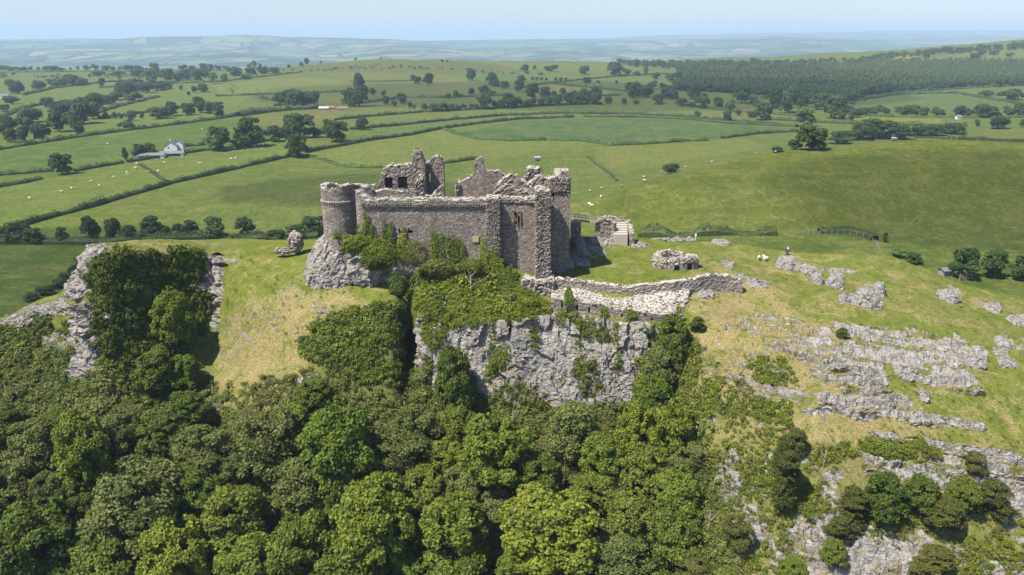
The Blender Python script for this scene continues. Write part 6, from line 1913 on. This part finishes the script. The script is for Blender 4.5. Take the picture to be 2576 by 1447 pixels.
# ------------------------------------------------------------------ people
def person(px, py, on, label, shirt, trousers, sitting=False, seed=1, rz=0.0):
    g = crag(px, py)[0] if on == 'crag' else ground(px, py)
    r = empty("person", tuple(g), rz, label, "person")
    me_ = bpy.data.meshes.new("body")
    if sitting:
        J = [(0, 0, .42), (0, 0, .75), (0, 0, .98), (0, -.02, 1.06), (0, -.03, 1.22), (-.1, 0, .42), (-.13, -.42, .46), (-.13, -.5, .08), (.1, 0, .42), (.13, -.42, .46), (.13, -.5, .08), (-.2, 0, .95), (-.24, -.12, .7), (-.12, -.34, .58), (.2, 0, .95), (.24, -.12, .7), (.12, -.34, .58)]
    else:
        J = [(0, 0, .95), (0, 0, 1.2), (0, 0, 1.42), (0, 0, 1.52), (0, 0, 1.68), (-.1, 0, .9), (-.12, -.05, .5), (-.12, .1, .06), (.1, 0, .9), (.12, .08, .5), (.12, -.08, .06), (-.2, 0, 1.4), (-.26, 0, 1.12), (-.24, -.12, .9), (.2, 0, 1.4), (.26, 0, 1.12), (.24, -.1, .9)]
    E = [(0, 1), (1, 2), (2, 3), (3, 4), (0, 5), (5, 6), (6, 7), (0, 8), (8, 9), (9, 10), (2, 11), (11, 12), (12, 13), (2, 14), (14, 15), (15, 16)]
    me_.from_pydata(J, E, [])
    o = link("body", me_, M[trousers], r)
    o.modifiers.new("skin", 'SKIN'); o.modifiers.new("sub", 'SUBSURF').levels = 1
    RAD = [.14, .13, .15, .06, .11, .1, .075, .05, .1, .075, .05, .07, .05, .04, .07, .05, .04]
    if not me_.skin_vertices:
        bpy.context.view_layer.objects.active = o
        bpy.ops.mesh.customdata_skin_add()
    for i, v in enumerate(me_.skin_vertices[0].data):
        v.radius = (RAD[i], RAD[i]); v.use_root = (i == 0)
    k = 0.53 if sitting else 0.0
    zs = (.7, 1.0) if sitting else (1.18, 1.45)
    mb = MB(); mb.ball((0, 0, (zs[0] + zs[1]) / 2 - .04), (.24, .18, (zs[1] - zs[0]) / 2 + .14), 10, 8)
    mb.build("jacket", M[shirt], r, True)
    hz_ = 1.24 if sitting else 1.68
    mb = MB(); mb.ball((0, -.01, hz_), (.095, .115, .13), 10, 8); mb.build("head", M['skin'], r, True)
    mb = MB(); mb.ball((0, .02, hz_ + .04), (.1, .115, .115), 10, 8); mb.build("hair", M['dark'], r, True)
person(1748, 608, 'crag', "person in pale clothes on the skyline behind the round kiln ruin", 'cloth_white', 'cloth_white', False, 1, 0.6)
person(1976, 641, 'crag', "walker in a red jacket on the ridge above the rock ledge", 'cloth_red', 'cloth_blue', False, 2, 1.2)
person(1981, 642, 'crag', "walker in pale shirt and blue trousers right beside the red jacket", 'cloth_white', 'cloth_blue', False, 3, 0.4)

# ------------------------------------------------------------------ farm, barns, trailers, fences
def house(root, c, size, rz, roof_h, wallm, roofm, eave=0.3, name="wall", name2="roof"):
    w, dpt, h = size
    cr, sr = math.cos(rz), math.sin(rz)
    def X(p): return (c[0] + p[0] * cr - p[1] * sr, c[1] + p[0] * sr + p[1] * cr, c[2] + p[2])
    V = [(-w/2, -dpt/2, -1), (w/2, -dpt/2, -1), (w/2, dpt/2, -1), (-w/2, dpt/2, -1), (-w/2, -dpt/2, h), (w/2, -dpt/2, h), (w/2, dpt/2, h), (-w/2, dpt/2, h), (-w/2, 0, h + roof_h), (w/2, 0, h + roof_h)]
    mb = MB(); mb.add([X(p) for p in V], [(0, 1, 5, 4), (1, 2, 6, 5), (2, 3, 7, 6), (3, 0, 4, 7)], [(4, 8, 7), (5, 6, 9)])
    mb.build(name, M[wallm], root)
    e = eave
    k = roof_h / (dpt / 2)
    V = []
    for s_ in (0.0, 0.14):
        V += [(-w/2 - e, -dpt/2 - e, h - e * k + s_), (w/2 + e, -dpt/2 - e, h - e * k + s_), (w/2 + e, 0, h + roof_h + s_ + .03), (-w/2 - e, 0, h + roof_h + s_ + .03), (w/2 + e, dpt/2 + e, h - e * k + s_), (-w/2 - e, dpt/2 + e, h - e * k + s_)]
    mb = MB(); mb.add([X(p) for p in V], [(0, 3, 2, 1), (3, 5, 4, 2), (6, 7, 8, 9), (9, 8, 10, 11), (0, 1, 7, 6), (4, 5, 11, 10), (1, 2, 8, 7), (2, 4, 10, 8), (3, 0, 6, 9), (5, 3, 9, 11)])
    mb.build(name2, M[roofm], root)
    return X
fc = ground(433, 383)
fh = empty("farmhouse", tuple(fc), 0.25, "white farmhouse with grey gabled roof beside the long low barns", "house")
X = house(fh, (0, 0, 0), (5.6, 7.2, 4.0), math.radians(86), 2.6, 'white', 'slate')
X2 = house(fh, (3.6, 3.4, 0), (5.0, 6.0, 4.6), math.radians(86), 2.2, 'white', 'slate')
for (u, z) in ((-1.3, 2.9), (1.1, 2.9), (0.9, 1.2)):
    mb = MB(); p = (u, -2.78, z); mb.box((u, -2.72, z), (0.8, 0.1, 0.9)); mb.build("window", M['glass'], fh)
mb = MB(); mb.box((-0.4, 0.6, 6.9), (0.6, 0.6, 1.4)); mb.build("chimney", M['white'], fh)
fx_ = fc
for lab, px, py, size, rf_, wm in (("long open fronted barn with grey roof left of the farmhouse", 378, 398, (16, 5.5, 1.8), 'slate', 'white'), ("low grey roofed barn in front of the white farmhouse", 434, 392, (13, 5.0, 1.5), 'slate', 'white')):
    g = ground(px, py)
    b_ = empty("barn", tuple(g), math.radians(10), lab, "barn", "farm barns beside the farmhouse")
    house(b_, (0, 0, 0), size, 0, 1.1, wm, rf_)
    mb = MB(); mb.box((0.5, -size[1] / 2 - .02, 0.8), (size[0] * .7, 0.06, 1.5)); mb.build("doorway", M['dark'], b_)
for lab, px, py, size, rm, hf in (("pale sheet roofed barn at the left of the distant barn group", 815, 277, (9, 6, 1.8), 'sheet', 1), ("red roofed barn in the middle of the distant barn group", 833, 275, (8, 5, 1.6), 'rust', 1), ("low red roofed shed at the right of the distant barn group", 862, 276, (10, 5, 1.3), 'rust', 1), ("tiny grey roofed cottage at the far left edge", 14, 247, (9, 6, 3), 'slate', 1), ("small cottage at the end of the tree row on the far right", 2410, 300, (3.6, 3, 1.8), 'slate', 1)):
    g = ground(px, py)
    b_ = empty("barn" if 'cottage' not in lab else "cottage", tuple(g), math.radians(8), lab, "barn" if 'cottage' not in lab else "cottage")
    house(b_, (0, 0, 0), size, 0, 1.6, 'wood' if 'cottage' not in lab else 'white', rm)
for lab, px, py, s in (("small white livestock trailer in the field behind the castle", 1352, 405, 1.0), ("white livestock trailer parked on the brow of the near hill", 2249, 355, 1.0)):
    g = ground(px, py)
    r = empty("trailer", (g.x, g.y, g.z), 0.2, lab, "trailer", "livestock trailers in the fields")
    mb = MB(); mb.box((0, 0, 1.35), (3.2, 1.8, 1.3)); mb.build("body", M['slate'], r)
    mb = MB(); mb.box((0, 0, 2.06), (3.3, 1.9, 0.12)); mb.build("roof", M['white'], r)
    for x_ in (-0.5, 0.5):
        for y_ in (-0.95, 0.95):
            mb = MB(); mb.tube([(x_, y_ - .1, 0.38), (x_, y_ + .1, 0.38)], 0.38, 12); mb.build("wheel", M['dark'], r)
    mb = MB(); mb.box((2.2, 0, 0.6), (1.3, 0.12, 0.12)); mb.build("drawbar", M['slate'], r)
def fence(pts, label, n, h=1.1):
    W3 = [ground(*p) for p in pts]
    O = W3[0]
    r = empty("fence", tuple(O), 0, label, "fence")
    P = np.array([tuple(p) for p in W3]); L = np.concatenate([[0], np.cumsum(np.linalg.norm(np.diff(P, axis=0), axis=1))])
    me_ = None; tops = []
    for k in range(n):
        d = L[-1] * k / (n - 1)
        x, y = np.interp(d, L, P[:, 0]), np.interp(d, L, P[:, 1])
        z = float(zfield(np.array([x]), np.array([y]))[0])
        if me_ is None:
            mb = MB(); mb.box((0, 0, h / 2), (0.14, 0.14, h)); me_ = mb.mesh("fence_post"); me_.materials.append(M['wood'])
        o = bpy.data.objects.new("post", me_); COL.objects.link(o); o.parent = r; o.location = (x - O.x, y - O.y, z - O.z)
        tops.append((x - O.x, y - O.y, z - O.z + h * .85))
    mb = MB()
    for dz in (0, -.35, -.65): mb.tube([(a, b, c + dz) for a, b, c in tops], 0.012, 3)
    mb.build("wire", M['slate'], r)
fence([(1340, 388), (1400, 380), (1440, 374)], "post and wire fence left of the white trailer behind the castle", 14)
fence([(1480, 396), (1512, 425), (1552, 460)], "wire fence beside the grey ditch hedge right of the castle", 12)
fence([(1990, 592), (2060, 590), (2120, 590), (2180, 598), (2205, 615), (2215, 640)], "post and wire fence curving round the foot of the near hill", 24)
fence([(2300, 349), (2400, 353), (2480, 357), (2600, 364)], "post and wire fence along the brow of the near hill", 16)
fence([(2105, 361), (2170, 355), (2238, 349)], "post fence left of the trailer on the hill brow", 9)
gt_ = gpx(2440, 172)
for (px, py, hh, lab) in ((810, 590, 5, "wooden utility pole behind the left crag"), (98, 445, 6, "utility pole in the bright green field"), (1162, 318, 7, "utility pole in the strip above the curved field"), (1818, 300, 7, "utility pole right of the curved field")):
    g = ground(px, py)
    r = empty("utility_pole", tuple(g), 0, lab, "pole", "utility poles across the fields")
    mb = MB(); mb.tube([(0, 0, -.5), (0, 0, hh)], [.13, .09], 6); mb.build("pole", M['wood'], r)
    mb = MB(); mb.box((0, 0, hh - .4), (1.2, .1, .1)); mb.build("crossarm", M['wood'], r)
# wind turbine far away
g = gpx(519, 7600)
wt = empty("wind_turbine", tuple(g), 0, "lone white wind turbine on the hazy far hills", "wind turbine")
mb = MB(); mb.tube([(0, 0, -5), (0, 0, 66)], [2.2, 1.3], 8); mb.build("tower", M['white'], wt)
mb = MB(); mb.box((0, 0, 67), (3, 7, 3)); mb.build("nacelle", M['white'], wt)
for k in range(3):
    a = math.radians(90 + 120 * k + 12)
    mb = MB(); mb.tube([(0, -4, 67), (24 * math.cos(a) * .3, -4, 67 + 24 * math.sin(a) * .3), (26 * math.cos(a), -4, 67 + 26 * math.sin(a))], [1.0, 1.3, .3], 5); mb.build("blade", M['white'], wt)
# gate and shed beyond the ridge
g = ground(2378, 694)
shd = empty("shed", (g.x, g.y, g.z), 0.2, "small dark roofed shed just beyond the ridge on the right", "shed")
house(shd, (0, 0, 0), (2.6, 2.0, 1.4), 0, 0.4, 'wood', 'slate')
g = ground(2430, 706)
gate = empty("gate", (g.x, g.y, g.z), 0.1, "wooden field gate under the trees right of the shed", "gate")
for x_ in (-1.6, -0.1, 1.6):
    mb = MB(); mb.box((x_, 0, .7), (.16, .16, 1.6)); mb.build("gate_post", M['wood'], gate)
for z_ in (.4, .7, 1.0, 1.25):
    mb = MB(); mb.box((0, 0.02, z_), (3.2, .06, .09)); mb.build("rail", M['wood'], gate)

# ------------------------------------------------------------------ thin fair weather clouds high above, outside the picture
M['cloud'], _t = new_mat("thin cloud")
_b = NB(_t)
_d = _b.n("ShaderNodeBsdfDiffuse"); _d.inputs['Color'].default_value = (0.9, 0.9, 0.9, 1)
_tr = _b.n("ShaderNodeBsdfTransparent"); _mx = _b.n("ShaderNodeMixShader")
_lw = _b.n("ShaderNodeLayerWeight"); _lw.inputs['Blend'].default_value = 0.4
_b.l(_b.math('MULTIPLY', _b.ramp(_b.math('SUBTRACT', 1.0, _lw.outputs['Facing']), [(0.1, 0.0), (1.0, 1.0)]), 0.24), _mx.inputs[0])
_b.l(_tr.outputs[0], _mx.inputs[1]); _b.l(_d.outputs[0], _mx.inputs[2])
_o = _b.n("ShaderNodeOutputMaterial"); _b.l(_mx.outputs[0], _o.inputs['Surface'])
def cloud(target, rx, ry, alt, seed, where):
    c = Vector(target) + TO_SUN * ((alt - target[2]) / TO_SUN.z)
    th = np.linspace(0.02, math.pi - 0.02, 30)[:, None]; ph = np.linspace(0, 2 * math.pi, 60, endpoint=False)[None]
    d = np.stack([np.sin(th) * np.cos(ph), np.sin(th) * np.sin(ph), -np.cos(th) + 0 * ph], -1)
    P = d * np.array([rx, ry, min(rx, ry) * 0.3])
    P = P * (1 + 0.35 * fbm(P + seed * 999.0, rx * 0.7, 5, seed))[..., None]
    o = link("cloud", mesh_np("cloud", P.reshape(-1, 3), grid_quads(30, 60, 0, True)), M['cloud'], smooth=True)
    o.location = c
    tag(o, "thin white cloud drifting high " + where, kind='stuff')
cloud(tuple(ground(2560, 500)), 72, 60, 600, 1, "over the right of the near hill")
cloud(tuple(ground(90, 690)), 75, 60, 600, 2, "over the field left of the crag")
cloud(tuple(ground(880, 470)), 60, 45, 650, 3, "over the pasture behind the round tower")
cloud(tuple(ground(1450, 235)), 420, 260, 900, 4, "over the fields behind the castle")

settle_labels()

# ------------------------------------------------------------------ haze: one box of even pale air round everything
mb = MB(); mb.box((0, 11000, -30), (60000, 30000, 600))
hz = mb.build("haze", None)
m, t = new_mat("haze")
pv = t.nodes.new("ShaderNodeVolumePrincipled"); mo = t.nodes.new("ShaderNodeOutputMaterial")
pv.inputs['Color'].default_value = (0.59, 0.775, 1.0, 1)
pv.inputs['Density'].default_value = HAZE_DENSITY
pv.inputs['Anisotropy'].default_value = 0.0
t.links.new(pv.outputs[0], mo.inputs['Volume'])
hz.data.materials.append(m)
tag(hz, "pale blue haze over the valley", kind='stuff')
